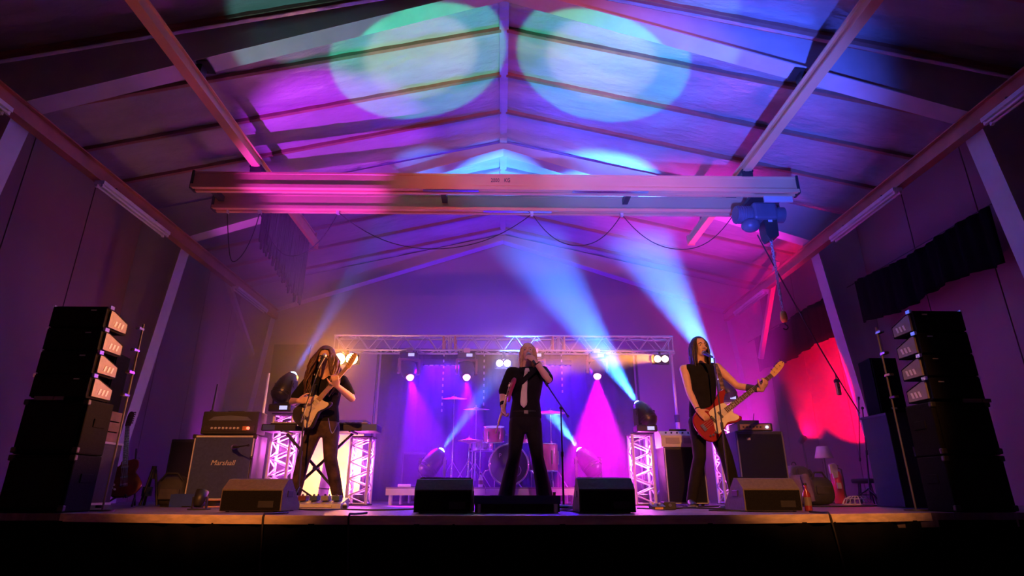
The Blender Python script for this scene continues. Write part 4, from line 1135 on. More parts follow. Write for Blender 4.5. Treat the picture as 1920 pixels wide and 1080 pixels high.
deck_cable([(640, 5.6), (700, 5.3), (760, 5.5), (800, 5.9), (860, 6.4)], 'black cable crossing the deck right of the guitar player')
deck_cable([(535, 6.2), (560, 5.6), (600, 5.3), (640, 5.6)], 'black guitar cable beside the pedal board')
deck_cable([(300, 7.0), (350, 6.6), (400, 6.5), (470, 6.8)], 'black cable in front of the guitar stack')
deck_cable([(1480, 7.0), (1540, 6.6), (1600, 6.7), (1660, 7.0)], 'black cable on the deck by the right column')
# pedal board of the guitar player
pbd = thing('pedal_board', 'silver pedal board with small effect pedals at the guitar player feet', 'pedal board', (FX(580, 5.66), 5.66, 0))
MB().prism([(0, 0.008), (0, 0.05), (0.30, 0.10), (0.30, 0.008)], -0.28, 0.28, lambda a, b, d: (d, a, b)).build('frame', M_ALU, pbd)
pcols = [(0.22, 0.18, 0.06), (0.16, 0.04, 0.04), (0.05, 0.08, 0.16), (0.25, 0.25, 0.26), (0.06, 0.10, 0.08)]
for k in range(5):
    pe = MB().box((-0.21+k*0.105, 0.13, 0.098), (0.07, 0.12, 0.045), bev=0.006).build('effect_pedal', mat('pedal_paint_%d' % k, pcols[k], 0.4), pbd)
    MB().cyl((-0.21+k*0.105, 0.095, 0.12), (-0.21+k*0.105, 0.095, 0.13), 0.011, n=8).build('footswitch', M_CHROME, pe)
    for s_ in (-1, 1):
        MB().cyl((-0.21+k*0.105+s_*0.018, 0.16, 0.12), (-0.21+k*0.105+s_*0.018, 0.16, 0.134), 0.008, n=8).build('knob', M_DARK, pe)
MB().box((0, -0.006, 0.03), (0.40, 0.012, 0.018)).build('front_strip', M_PALE, pbd)
wp = thing('volume_pedal', 'slanted silver rocker pedal beside the pedal board', 'pedal', (FX(634, 5.85), 5.85, 0), rz=0.5)
MB().box((0, 0, 0.018), (0.10, 0.26, 0.034), bev=0.006).build('base', M_DARK, wp)
MB().box((0, 0, 0.075), (0.085, 0.26, 0.016), RX_(0.30)).build('treadle', M_ALU, wp)
MB().cyl((-0.04, 0, 0.05), (0.04, 0, 0.05), 0.02, n=8).build('pivot', M_DARK, wp)
ep = thing('effect_pedal', 'black effect pedal on the deck right of the right totem', 'pedal', (FX(1236, 5.4), 5.4, 0))
MB().prism([(0, 0.006), (0, 0.03), (0.12, 0.055), (0.12, 0.006)], -0.06, 0.06, lambda a, b, d: (d, a, b)).build('case', M_DARK, ep)
MB().cyl((0, 0.03, 0.034), (0, 0.03, 0.05), 0.012, n=8).build('footswitch', M_CHROME, ep)
for s_ in (-1, 1):
    MB().cyl((s_*0.03, 0.09, 0.046), (s_*0.03, 0.09, 0.062), 0.010, n=8).build('knob', M_PALE, ep)
MB().box((0, -0.004, 0.016), (0.07, 0.008, 0.016)).build('amber_window', mat('amber_window', (0.7, 0.4, 0.15), 0.4), ep)
eb = thing('junction_box', 'small black junction box by the effect pedal', 'box', (FX(1254, 5.55), 5.55, 0))
MB().box((0, 0, 0.035), (0.11, 0.10, 0.066), bev=0.006).build('case', M_DARK, eb)
MB().cyl((0, -0.05, 0.04), (0, -0.06, 0.04), 0.015, n=10).build('socket', M_CHROME, eb)
# drinks
def bottle(px, D, z, label, col, h=0.20):
    t = thing('bottle', label, 'bottle', (FX(px, D, z), D, z))
    MB().lathe([(0, 0), (0.028, 0.0), (0.030, 0.01), (0.030, h*0.6), (0.012, h*0.78), (0.012, h*0.95), (0, h*0.95)], n=14).build('glass', mat('bottle_'+label[:8], col, 0.15, trans=0.0, coat=0.5), t)
    MB().cyl((0, 0, h*0.93), (0, 0, h), 0.014, n=10).build('cap', M_DARK, t)
    MB().lathe([(0.0305, h*0.2), (0.0305, h*0.5)], n=14).build('paper_label', mat('dull_label', (0.16, 0.13, 0.12), 0.6), t)
bottle(901, 7.54, ZR, 'clear water bottle on the drum riser edge behind the singer riser', (0.6, 0.62, 0.7), 0.16)
bottle(1517, 5.05, 0.0, 'dark red bottle standing beside the bass player wedge', (0.25, 0.03, 0.05), 0.22)
bottle(1040, 5.15, 0.0, 'small brown bottle behind the low singer riser', (0.2, 0.08, 0.03), 0.15)

# leaning guitar left on a stand
# ------------------------------------------------------------------ small floor lamps, most of them added fill for roof and gable
def floor_par(loc, target, label, lens_m, specs, size=1.0):
    L = Vector(loc); d = (Vector(target)-L).normalized()
    t = thing('floor_par_can', label, 'stage light', (L.x, L.y, 0))
    o = Vector((L.x, L.y, 0)); c = L-o
    MB().lathe([(0, -0.11*size), (0.035*size, -0.105*size), (0.05*size, -0.05*size), (0.055*size, 0.03*size), (0.05*size, 0.03*size), (0.046*size, 0.0)], c, d, 16).build('can', M_DARK, t)
    MB().lathe([(0, 0.002), (0.046*size, 0.0)], c, d, 16).build('lens', lens_m, t)
    if L.z > 0.5: MB().cyl((0, 0, 0.01), c-d*0.04, 0.014, n=8).build('post', M_DARK, t)
    ax = d.cross(Vector((0, 0, 1))); ax = ax.normalized() if ax.length > 0.1 else Vector((1, 0, 0))
    for s_ in ((-1, 1) if L.z < 0.5 else ()):
        MB().bar(Vector((0, 0, 0.008)) + ax*(s_*0.062*size), c-d*0.02 + ax*(s_*0.062*size), 0.012, 0.02).build('bracket', M_DARK, t)
    MB().box((0, 0, 0.006), (0.16*size, 0.10*size, 0.012)).build('foot', M_DARK, t)
    for k, (pw, col, ang, bl) in enumerate(specs):
        lamp('SPOT', 'par_beam', L+d*0.035*size, target, pw, col, ang, bl, 0.03)
ML_GRN = lens_mat('green', (0.4, 1.0, 0.7), 6)
# added crossed lamps hidden behind centre wedges: white core, green rim on the ridge
floor_par((-0.50, 5.20, 0.13), P(1115, 145, 6.6), 'added floor lamp hidden behind the wedge left of the low singer riser', ML_GRN, ((1500, (0.0, 1.0, 0.48), 23, 0.12), (1000, (1.0, 0.66, 0.58), 16, 0.4)))
floor_par((0.80, 5.20, 0.13), P(805, 145, 6.6), 'added floor lamp hidden behind the wedge right of the low singer riser', ML_GRN, ((1500, (0.0, 1.0, 0.48), 23, 0.12), (1000, (1.0, 0.66, 0.58), 16, 0.4)))
floor_par((-2.02, 5.43, 0.13), (-2.35, 5.62, 5.3), 'added floor lamp hidden behind the guitar player wedge', ML_GRN, ((330, (0.25, 0.95, 0.80), 21, 0.3),))  # this lamp and the next are added to light the front rafter flange
floor_par((2.40, 5.43, 0.13), (2.15, 5.62, 5.35), 'added floor lamp hidden behind the bass player wedge', ML_GRN, ((330, (0.35, 0.95, 0.65), 17, 0.3),))
floor_par((-2.72, 5.6, 0.13), (-2.70, 7.95, 5.7), 'added violet floor lamp left of the guitar player wedge aimed at the roof', ML_VIOLET, ((3000, (0.50, 0.03, 1.0), 29, 0.6),))  # added to throw violet on the roof
# red flood thrown at the right wall; added fill: magenta roof floods, gable washes
floor_par((4.9, 9.56, 0.98), (6.3, 10.25, 2.15), 'red lamp on a short post behind the bass stack aimed at the right wall', lens_mat('red', (1.0, 0.05, 0.1), 8), ((1500, (1.0, 0.0, 0.05), 78, 0.2),))
floor_par((4.0, 9.1, 0.16), (3.9, 10.4, 5.2), 'added magenta floor lamp behind the bass stack aimed at the roof', ML_PINK, ((3000, (1.0, 0.01, 0.75), 48, 0.7),))
floor_par((-4.5, 8.7, 0.16), (-4.3, 9.25, 4.7), 'added magenta floor lamp behind the guitar stack aimed at the roof', ML_PINK, ((800, (0.85, 0.05, 1.0), 22, 0.7),))
floor_par((-3.3, 10.9, 0.16), (-2.8, 13.4, 2.6), 'added dull amber floor lamp washing the far gable left of the backdrop', lens_mat('dull_amber', (1.0, 0.3, 0.2), 4), ((200, (1.0, 0.14, 0.20), 100, 0.8),))
floor_par((3.1, 10.9, 0.16), (2.2, 13.4, 2.8), 'added violet floor lamp washing the far gable right of the backdrop', ML_VIOLET, ((450, (0.28, 0.01, 1.0), 100, 0.8),))
floor_par((0.0, 10.9, 0.16), (0.0, 13.4, 2.8), 'added blue floor lamp washing the far gable behind the backdrop', ML_BLUE, ((3600, (0.05, 0.002, 1.0), 100, 0.8),))
# ------------------------------------------------------------------ guitars
def smooth_poly(pts, k=5):
    n = len(pts); out = []
    for i in range(n):
        p0, p1, p2, p3 = (Vector(pts[(i+j-1) % n]) for j in range(4))
        for q in range(k):
            t = q/k
            v = 0.5*((2*p1)+(-p0+p2)*t+(2*p0-5*p1+4*p2-p3)*t*t+(-p0+3*p1-3*p2+p3)*t**3)
            out.append((v.x, v.y))
    return out
STRAT = [(-.20, 0), (-.185, .09), (-.12, .155), (-.04, .145), (.03, .115), (.10, .13), (.17, .165), (.225, .165), (.232, .14), (.18, .10), (.155, .05), (.155, -.035), (.165, -.075), (.205, -.12), (.19, -.145), (.14, -.14), (.06, -.105), (-.02, -.125), (-.11, -.155), (-.175, -.10)]
PGUARD = [(-.10, -.03), (-.06, .02), (-.04, .075), (.05, .085), (.14, .075), (.16, .045), (.165, -.05), (.18, -.10), (.17, -.125), (.12, -.12), (.05, -.085), (-.03, -.105), (-.11, -.125), (-.145, -.09)]
LESP = [(-.21, 0), (-.19, .10), (-.11, .165), (-.02, .14), (.05, .105), (.11, .125), (.165, .125), (.195, .09), (.19, .04), (.19, -.03), (.15, -.045), (.135, -.07), (.18, -.10), (.165, -.125), (.10, -.115), (.04, -.10), (-.03, -.135), (-.11, -.165), (-.19, -.10)]
JBASS = [(-.24, -.02), (-.215, .10), (-.13, .165), (-.04, .145), (.05, .125), (.13, .15), (.21, .185), (.27, .18), (.27, .15), (.20, .10), (.175, .05), (.175, -.04), (.19, -.09), (.225, -.135), (.205, -.16), (.15, -.155), (.06, -.12), (-.04, -.145), (-.15, -.175), (-.22, -.12)]
BGUARD = [(-.03, .02), (-.02, .085), (.06, .095), (.165, .075), (.18, .04), (.18, -.05), (.205, -.11), (.19, -.135), (.14, -.13), (.07, -.10), (.0, -.12), (-.075, -.135), (-.085, -.09)]
HEAD6 = [(0, .022), (.03, .035), (.12, .055), (.165, .05), (.175, .025), (.155, .005), (.10, -.012), (.04, -.022), (0, -.022)]
M_MAPLE = mat('maple', (0.72, 0.46, 0.22), 0.4, 0, 0.12, 5, aniso=(1, 8, 8))
M_ROSE = mat('rosewood', (0.10, 0.045, 0.03), 0.5, 0, 0.2, 6)
M_CREAM = mat('cream_plastic', (0.82, 0.76, 0.62), 0.4)
M_STRING = mat('string_steel', (0.7, 0.7, 0.7), 0.3, 1.0, 0)
def guitar(name, label, origin, xdir, front, outline, body_m, guard=None, guard_m=None, neck_x=0.155, neck_len=0.445, nut_w=0.042, strings=6, head=HEAD6, head_m=None, board_m=None, scale=1.0, pickups=((-.02, 0), (.05, 0), (.12, 0)), knobs=((-.07, -.09), (-.10, -.105), (-.12, -.08)), bridge_x=-.09, inlay=M_CREAM, thick=0.042, head_scale=1.0, pickup_m=None):
    X = Vector(xdir).normalized(); F = Vector(front); F = (F-X*F.dot(X)).normalized(); Z = (-F).cross(-X)
    Z = X.cross(F); Z.normalize()            # up edge (upper horn side)
    if Z.z < 0 and abs(X.z) < 0.95: Z = -Z
    t = thing(name, label, 'guitar', origin)
    t.rotation_mode = 'QUATERNION'
    M = Matrix((X, -F, Z)).transposed()      # local x neck, local -y front, local z upper side
    flip = M.determinant() < 0
    S = scale
    def fr(a, b, d):
        v = Vector((a*S, d*S, b*S))
        return tuple(M @ v)
    def bx(c, s, nm, m, par):
        q = MB(); x, y, z = (v/2 for v in s)
        q.add([fr(c[0]+i*x, c[2]+k*z, c[1]+j*y) for k in (-1, 1) for j in (-1, 1) for i in (-1, 1)], [(0,2,3,1),(4,5,7,6),(0,1,5,4),(2,6,7,3),(0,4,6,2),(1,3,7,5)])
        return q.build(nm, m, par)
    def cy(p0, p1, r, nm, m, par, n=8):
        q = MB(); q.cyl(fr(p0[0], p0[2], p0[1]), fr(p1[0], p1[2], p1[1]), r*S, n=n); return q.build(nm, m, par)
    h = thick/2
    o = smooth_poly(outline); q = MB()
    ins = [(a*0.965+0.0, b*0.955) for a, b in o]
    n = len(o)
    q.add([fr(a, b, -h) for a, b in ins] + [fr(a, b, -h+0.010) for a, b in o] + [fr(a, b, h-0.010) for a, b in o] + [fr(a, b, h) for a, b in ins],
          [tuple(range(n)), tuple(range(3*n, 4*n))[::-1]] + [(r*n+i, r*n+(i+1) % n, (r+1)*n+(i+1) % n, (r+1)*n+i) for r in range(3) for i in range(n)])
    body = q.build('body', body_m, t)
    if guard:
        g = smooth_poly(guard); q = MB(); q.prism(g, -h-0.003, -h+0.001, lambda a, b, d: fr(a, b, d)); q.build('pickguard', guard_m, t)
    f0 = -h-0.003
    for a, b in pickups:
        bx((a, f0-0.005, b), (0.022, 0.014, 0.072), 'pickup', pickup_m or M_DARK, t)
    for a, b in knobs:
        cy((a, f0, b), (a, f0-0.016, b), 0.011, 'knob', M_CHROME if strings == 4 else M_CREAM, t, 10)
    bx((bridge_x, f0-0.006, 0), (0.035, 0.012, 0.075), 'bridge', M_CHROME, t)
    x0, x1 = neck_x-0.04, neck_x+neck_len
    q = MB()
    pts = []
    for xx, w_ in ((x0, nut_w*1.30), (x1, nut_w)):
        for k in range(9):
            a = PI*k/8; pts.append(fr(xx, w_/2*math.cos(a), -h+0.000+0.022*math.sin(a)))
    q.add(pts, [(k, k+1, 9+k+1, 9+k) for k in range(8)] + [(0, 9, 17, 8), tuple(range(9)), tuple(range(9, 18))[::-1]], True)
    nk = q.build('neck', M_MAPLE, t)
    q = MB(); w0, w1 = nut_w*1.32, nut_w
    q.add([fr(x0-0.0, s_*w0/2, d) for d in (-h-0.006, -h+0.002) for s_ in (-1, 1)] + [fr(x1, s_*w1/2, d) for d in (-h-0.006, -h+0.002) for s_ in (-1, 1)], [(0,1,3,2),(4,6,7,5),(0,4,5,1),(2,3,7,6),(0,2,6,4),(1,5,7,3)])
    fb = q.build('fretboard', board_m or M_MAPLE, t)
    nf = 20; L = neck_len+0.30
    for k in range(1, nf):
        xx = x1-(x1-bridge_x)*(1-2**(-k/12))
        if xx < x0: break
        bx((xx, -h-0.007, 0), (0.003, 0.003, nut_w*1.12), 'fret', M_STRING, fb)
        if k in (3, 5, 7, 9, 12, 15, 17):
            xm = x1-(x1-bridge_x)*(1-2**(-(k-0.5)/12))
            bx((xm, -h-0.0068, 0), (0.008, 0.002, 0.008), 'inlay', inlay, fb)
    hs = [(x1+a*head_scale, b*head_scale) for a, b in head]
    q = MB(); q.prism(smooth_poly(hs, 3), -h+0.002, -h+0.016, lambda a, b, d: fr(a, b, d)); ho_ = q.build('headstock', head_m or M_MAPLE, t)
    for k in range(strings):
        a = x1+(0.035+0.125*k/(strings-1))*head_scale; b = (0.020+0.024*k/(strings-1))*head_scale
        cy((a, -h+0.008, b), (a, -h+0.008, b+0.032), 0.007, 'tuner', M_CHROME, ho_, 6)
        cy((a, -h+0.004, b-0.012), (a, -h-0.010, b-0.012), 0.005, 'post', M_CHROME, ho_, 6)
    for k in range(strings):
        b = (k-(strings-1)/2)
        q = MB(); q.cyl(fr(bridge_x, b*0.058/(strings-1), f0-0.014), fr(x1, b*(nut_w*0.8)/(strings-1), -h-0.010), 0.0012*S, n=4, cap=False); q.build('string', M_STRING, t)
    for a, b in ((outline[0][0]-0.004, outline[0][1]), (outline[6][0]+0.03, outline[6][1])):
        cy((a, 0, b), (a-0.008 if a < 0 else a+0.008, 0, b), 0.007, 'strap_button', M_CHROME, t, 8)
    return t, M, S
# sunburst guitar on a stand at the left
lo = Vector((-4.13, 6.72, 0.30)); ld = Vector((-0.20, 0.14, 0.72)).normalized()
guitar('electric_guitar', 'dark red sunburst guitar resting upright on a floor stand by the left column', lo, ld, (0.42, -1, 0.10), LESP, mat('sunburst', (0.20, 0.035, 0.02), 0.25, 0, 0.4, 5, coat=0.6), neck_x=0.19, neck_len=0.40, board_m=M_ROSE, head_m=M_ROSE, scale=1.0, pickups=((0.0, 0), (.11, 0)), pickup_m=M_CHROME)
gs = thing('guitar_stand', 'black tubular stand under the sunburst guitar', 'stand', (-4.10, 6.74, 0))
for s_ in (-1, 1):
    MB().tube([(0, 0.10, 0.34), (s_*0.10, 0.02, 0.10), (s_*0.16, -0.10, 0.012)], 0.010, 6).build('leg', M_DARK, gs)
    MB().tube([(s_*0.05, 0.02, 0.12), (s_*0.06, -0.08, 0.10), (s_*0.06, -0.09, 0.13)], 0.010, 6).build('cradle', M_RUBBER, gs)
MB().tube([(0, 0.10, 0.34), (0, 0.22, 0.012)], 0.010, 6).build('back_leg', M_DARK, gs)
MB().tube([(0, 0.10, 0.30), (-0.06, 0.13, 0.62)], 0.009, 6).build('neck_post', M_DARK, gs)
# ------------------------------------------------------------------ people
M_SKINH = mat('skin', (0.78, 0.48, 0.36), 0.5, 0, 0.06, 20, 0.05, 80)
M_SHIRT = mat('black_shirt', (0.012, 0.011, 0.014), 0.9, 0, 0.2, 14, 0.2, 30, spec=0.2)
M_TROUS = mat('black_trousers', (0.013, 0.011, 0.015), 0.85, 0, 0.25, 10, 0.25, 25, spec=0.25)
M_HAIRD = mat('dark_hair', (0.030, 0.016, 0.012), 0.45, 0, 0.3, 40)
M_HAIRB = mat('blond_hair', (0.62, 0.40, 0.20), 0.5, 0, 0.25, 40)
M_SHOE = mat('shoe_black', (0.03, 0.028, 0.03), 0.45)
M_WHITE = mat('eye_white', (0.8, 0.78, 0.75), 0.3)
M_IRIS = mat('iris_dark', (0.04, 0.03, 0.02), 0.2)
M_LIP = mat('lip', (0.45, 0.16, 0.14), 0.5)
def sweep(mb, rings, n=16):
    vs = []
    for c, a, b in rings:
        c, a, b = Vector(c), Vector(a), Vector(b)
        for k in range(n):
            t = 2*PI*k/n; vs.append(c + a*math.cos(t) + b*math.sin(t))
    m = len(rings)
    mb.add(vs, [(i*n+k, i*n+(k+1) % n, (i+1)*n+(k+1) % n, (i+1)*n+k) for i in range(m-1) for k in range(n)] + [tuple(range(n))[::-1], tuple(range((m-1)*n, m*n))], True)
    return mb
def limb(mb, pts, rad, n=14):
    """tapered limb through joints with rounded joints"""
    P_ = [Vector(p) for p in pts]
    fine, rr = [], []
    for i in range(len(P_)-1):
        for k in range(6):
            t = k/6; fine.append(P_[i].lerp(P_[i+1], t)); rr.append(rad[i]+(rad[i+1]-rad[i])*t)
    fine.append(P_[-1]); rr.append(rad[-1])
    mb.tube(fine, rr, n)
    for p, r in zip(P_, rad): mb.sphere(p, r*0.99, 14, 10)
    return mb
def oell(mb, c, R, rad, n=16, m=12):
    """oriented ellipsoid; R 3x3 with columns right, forward, up"""
    c = Vector(c); k = MB().sphere((0, 0, 0), 1.0, n, m)
    mb.add([c + R @ Vector((v[0]*rad[0], v[1]*rad[1], v[2]*rad[2])) for v in k.v], k.f, True)
    return mb
def remesh(mb, name, m, parent, voxel, smooth=4, fac=0.5):
    o = mb.build(name, m, None)
    r = o.modifiers.new('r', 'REMESH'); r.mode = 'VOXEL'; r.voxel_size = voxel; r.use_smooth_shade = True
    if smooth:
        s = o.modifiers.new('s', 'SMOOTH'); s.iterations = smooth; s.factor = fac
    dg = bpy.context.evaluated_depsgraph_get()
    me = bpy.data.meshes.new_from_object(o.evaluated_get(dg))
    me.name = name
    old = o.data; o.modifiers.clear(); o.data = me; bpy.data.meshes.remove(old)
    if not me.materials: me.materials.append(m)
    me.polygons.foreach_set('use_smooth', [True]*len(me.polygons))
    o.parent = parent
    return o
def ik(S, W, a, b, hint):
    S, W, hint = Vector(S), Vector(W), Vector(hint)
    d = W-S; L = d.length
    if L > (a+b)*0.995: W = S + d*((a+b)*0.995/L); d = W-S; L = d.length
    x = (a*a-b*b+L*L)/(2*L); h = math.sqrt(max(0, a*a-x*x))
    u = d.normalized(); q = hint-S; q = q-u*q.dot(u); q.normalize()
    return S+u*x+q*h, W
def hand(mb, w, d, nrm, thumb, curl=(20, 30, 25), spread=0.0, tcurl=15, s=1.0, tdir=None, fore=None):
    """palm and five fingers; d finger direction, nrm the way the palm faces, thumb the thumb side"""
    w, d = Vector(w), Vector(d).normalized(); nrm = Vector(nrm); nrm = (nrm-d*nrm.dot(d)).normalized()
    t = d.cross(nrm);  t = t if t.dot(Vector(thumb)) > 0 else -t
    sweep(mb, [(w-d*0.01*s, t*0.027*s, nrm*0.020*s), (w+d*0.02*s, t*0.033*s, nrm*0.019*s), (w+d*0.055*s, t*0.042*s, nrm*0.016*s), (w+d*0.092*s, t*0.043*s, nrm*0.0135*s)], 14)
    lens = (0.075, 0.084, 0.077, 0.060)
    for i, (off, L) in enumerate(zip((0.032, 0.0105, -0.0105, -0.031), lens)):
        p = w+d*(0.086*s)+t*(off*s); dd = (d+t*(off*spread)).normalized(); pts = [p]; ang = 0
        for k, fr_ in enumerate((0.46, 0.30, 0.24)):
            ang += math.radians(curl[k] + (i-1.5)*4)
            v = dd*math.cos(ang)+nrm*math.sin(ang); p = p+v*(L*fr_*s); pts.append(p)
        limb(mb, pts, [0.0105*s, 0.0098*s, 0.009*s, 0.0078*s], 8)
    p = w+d*0.022*s+t*0.030*s; pts = [p]
    v0 = Vector(tdir).normalized() if tdir is not None else (d*0.62+t*0.72+nrm*0.25).normalized()
    for k, L in enumerate((0.042, 0.034, 0.026)):
        a = math.radians(tcurl*k); v = (v0*math.cos(a)+(d*0.5-t*0.6+nrm*0.5)*math.sin(a)).normalized()
        p = p+v*L*s; pts.append(p)
    limb(mb, pts, [0.014*s, 0.0125*s, 0.0105*s, 0.009*s], 8)
def head(mb, c, R, s=1.0):
    c = Vector(c); r_, f_, u_ = (R.col[0], R.col[1], R.col[2])
    def at(x, y, z): return c + r_*x*s + f_*y*s + u_*z*s
    oell(mb, at(0, -0.012, 0.030), R, (0.073*s, 0.092*s, 0.092*s))
    oell(mb, at(0, 0.018, -0.030), R, (0.060*s, 0.070*s, 0.085*s))
    oell(mb, at(0, 0.045, -0.090), R, (0.036*s, 0.036*s, 0.028*s))
    oell(mb, at(0, 0.004, -0.072), R, (0.052*s, 0.052*s, 0.040*s))
    oell(mb, at(0, 0.078, 0.022), R, (0.048*s, 0.014*s, 0.010*s))       # brow
    for q in (-1, 1):
        oell(mb, at(q*0.036, 0.066, -0.028), R, (0.022*s, 0.016*s, 0.020*s))  # cheek
        oell(mb, at(q*0.074, -0.005, -0.008), R, (0.010*s, 0.020*s, 0.030*s))  # ear
    limb(mb, [at(0, 0.086, 0.012), at(0, 0.100, -0.012), at(0, 0.108, -0.030)], [0.009*s, 0.011*s, 0.014*s], 10)
    for q in (-1, 1): mb.sphere(at(q*0.012, 0.098, -0.034), 0.008*s, 8, 6)
    oell(mb, at(0, 0.083, -0.058), R, (0.022*s, 0.010*s, 0.007*s))
    oell(mb, at(0, 0.082, -0.069), R, (0.020*s, 0.010*s, 0.007*s))
def face_parts(par, c, R, s=1.0, brow_m=None, mouth=1.0):
    c = Vector(c); r_, f_, u_ = (R.col[0], R.col[1], R.col[2])
    def at(x, y, z): return c + r_*x*s + f_*y*s + u_*z*s
    for q in (-1, 1):
        e = MB(); oell(e, at(q*0.031, 0.072, 0.004), R, (0.0155*s, 0.012*s, 0.009*s), 12, 8); eo = e.build('eye', M_WHITE, par)
        e = MB(); oell(e, at(q*0.031, 0.0815, 0.003), R, (0.0065*s, 0.004*s, 0.0065*s), 10, 6); e.build('iris', M_IRIS, eo)
        b = MB(); limb(b, [at(q*0.014, 0.088, 0.024), at(q*0.032, 0.087, 0.029), at(q*0.050, 0.074, 0.022)], [0.005*s, 0.005*s, 0.003*s], 6); b.build('eyebrow', brow_m or M_HAIRD, par)
    l = MB(); oell(l, at(0, 0.0885, -0.0635), R, (0.021*s, 0.006*s, 0.009*s*mouth), 12, 8); l.build('mouth', M_LIP, par)
def hair_locks(par, c, R, m, drop, n=90, seed=1, puff=0.0, s=1.0, wave=0.012, back_only=False, part_gap=0.6, spread=0.03, front_open=0.5):
    """long hair: scalp cap and hanging locks; drop = length below the crown"""
    rnd = random.Random(seed); c = Vector(c); r_, f_, u_ = (R.col[0], R.col[1], R.col[2])
    hm = MB()
    def at(x, y, z): return c + r_*x*s + f_*y*s + u_*z*s
    capn = MB(); oell(capn, at(0, -0.030, 0.040), R, ((0.082+puff)*s, (0.098+puff)*s, (0.094+puff)*s), 24, 16)
    # cut away the face side of the cap
    keep = [f for f in capn.f if not any(((Vector(capn.v[i])-at(0, 0, 0)).dot(f_) > 0.030*s and (Vector(capn.v[i])-at(0, 0, 0)).dot(u_) < 0.088*s) for i in f)]
    hm.add(capn.v, keep, True)
    for k in range(n):
        a = rnd.uniform(-PI, PI)                # angle round the head, 0 = front
        if abs(a) < front_open: continue
        rx, ry = (0.080+puff), (0.094+puff)
        sx_, sy_ = math.sin(a)*rx, math.cos(a)*ry-0.022
        p0 = at(sx_*0.45, sy_*0.55-0.008, 0.108+puff*0.6); p1 = at(sx_, sy_, 0.045)
        L = drop*rnd.uniform(0.82, 1.05)
        out = Vector((r_*sx_ + f_*(sy_+0.02))); out = out.normalized() if out.length > 1e-5 else -f_
        ph = rnd.uniform(0, 6.28); pts = [p0, p1]
        for q in range(1, 7):
            t = q/6
            z = Vector((0, 0, -1))*(L*t)
            sp = out*(spread*math.sin(PI*min(1, t*0.8)) + puff*0.7*t)
            wv = r_*(wave*math.sin(ph+7*t)) + f_*(wave*math.cos(ph+6*t))
            pts.append(p1 + z + sp + wv)
        r0 = rnd.uniform(0.013, 0.019)*s
        hm.tube(pts, [r0*0.8, r0, r0, r0*0.95, r0*0.85, r0*0.7, r0*0.5, r0*0.25], 6)
    return hm.build('hair', m, par)
def shoe(par, heel, toe, h=0.075, m=M_SHOE):
    heel, toe = Vector(heel), Vector(toe); d = (toe-heel).normalized(); r_ = d.cross(Vector((0, 0, 1))).normalized(); u = Vector((0, 0, 1))
    L = (toe-heel).length; mb = MB()
    rings = []
    for t, w_, hh in ((0.0, 0.024, 0.05), (0.06, 0.036, 0.085), (0.25, 0.040, 0.095), (0.45, 0.040, 0.075), (0.70, 0.047, 0.055), (0.90, 0.040, 0.042), (1.0, 0.018, 0.025)):
        c = heel+d*(L*t)+u*(hh/2+0.004); rings.append((c, r_*w_, u*(hh/2)))
    sweep(mb, rings, 14)
    so = remesh(mb, 'shoe', m, par, 0.009, 3)
    sl = MB()
    q = [(-0.02, 0.030), (0.3, 0.040), (0.7, 0.049), (0.95, 0.040), (1.01, 0.015)]
    out = [heel+d*(L*t)+r_*w_ for t, w_ in q] + [heel+d*(L*t)-r_*w_ for t, w_ in q[::-1]]
    n = len(out)
    sl.add([p+u*0.001 for p in out] + [p+u*0.016 for p in out], [tuple(range(n))[::-1], tuple(range(n, 2*n))] + [(i, (i+1) % n, n+(i+1) % n, n+i) for i in range(n)])
    sl.build('sole', mat('sole', (0.35, 0.32, 0.30), 0.6), so)
    return so

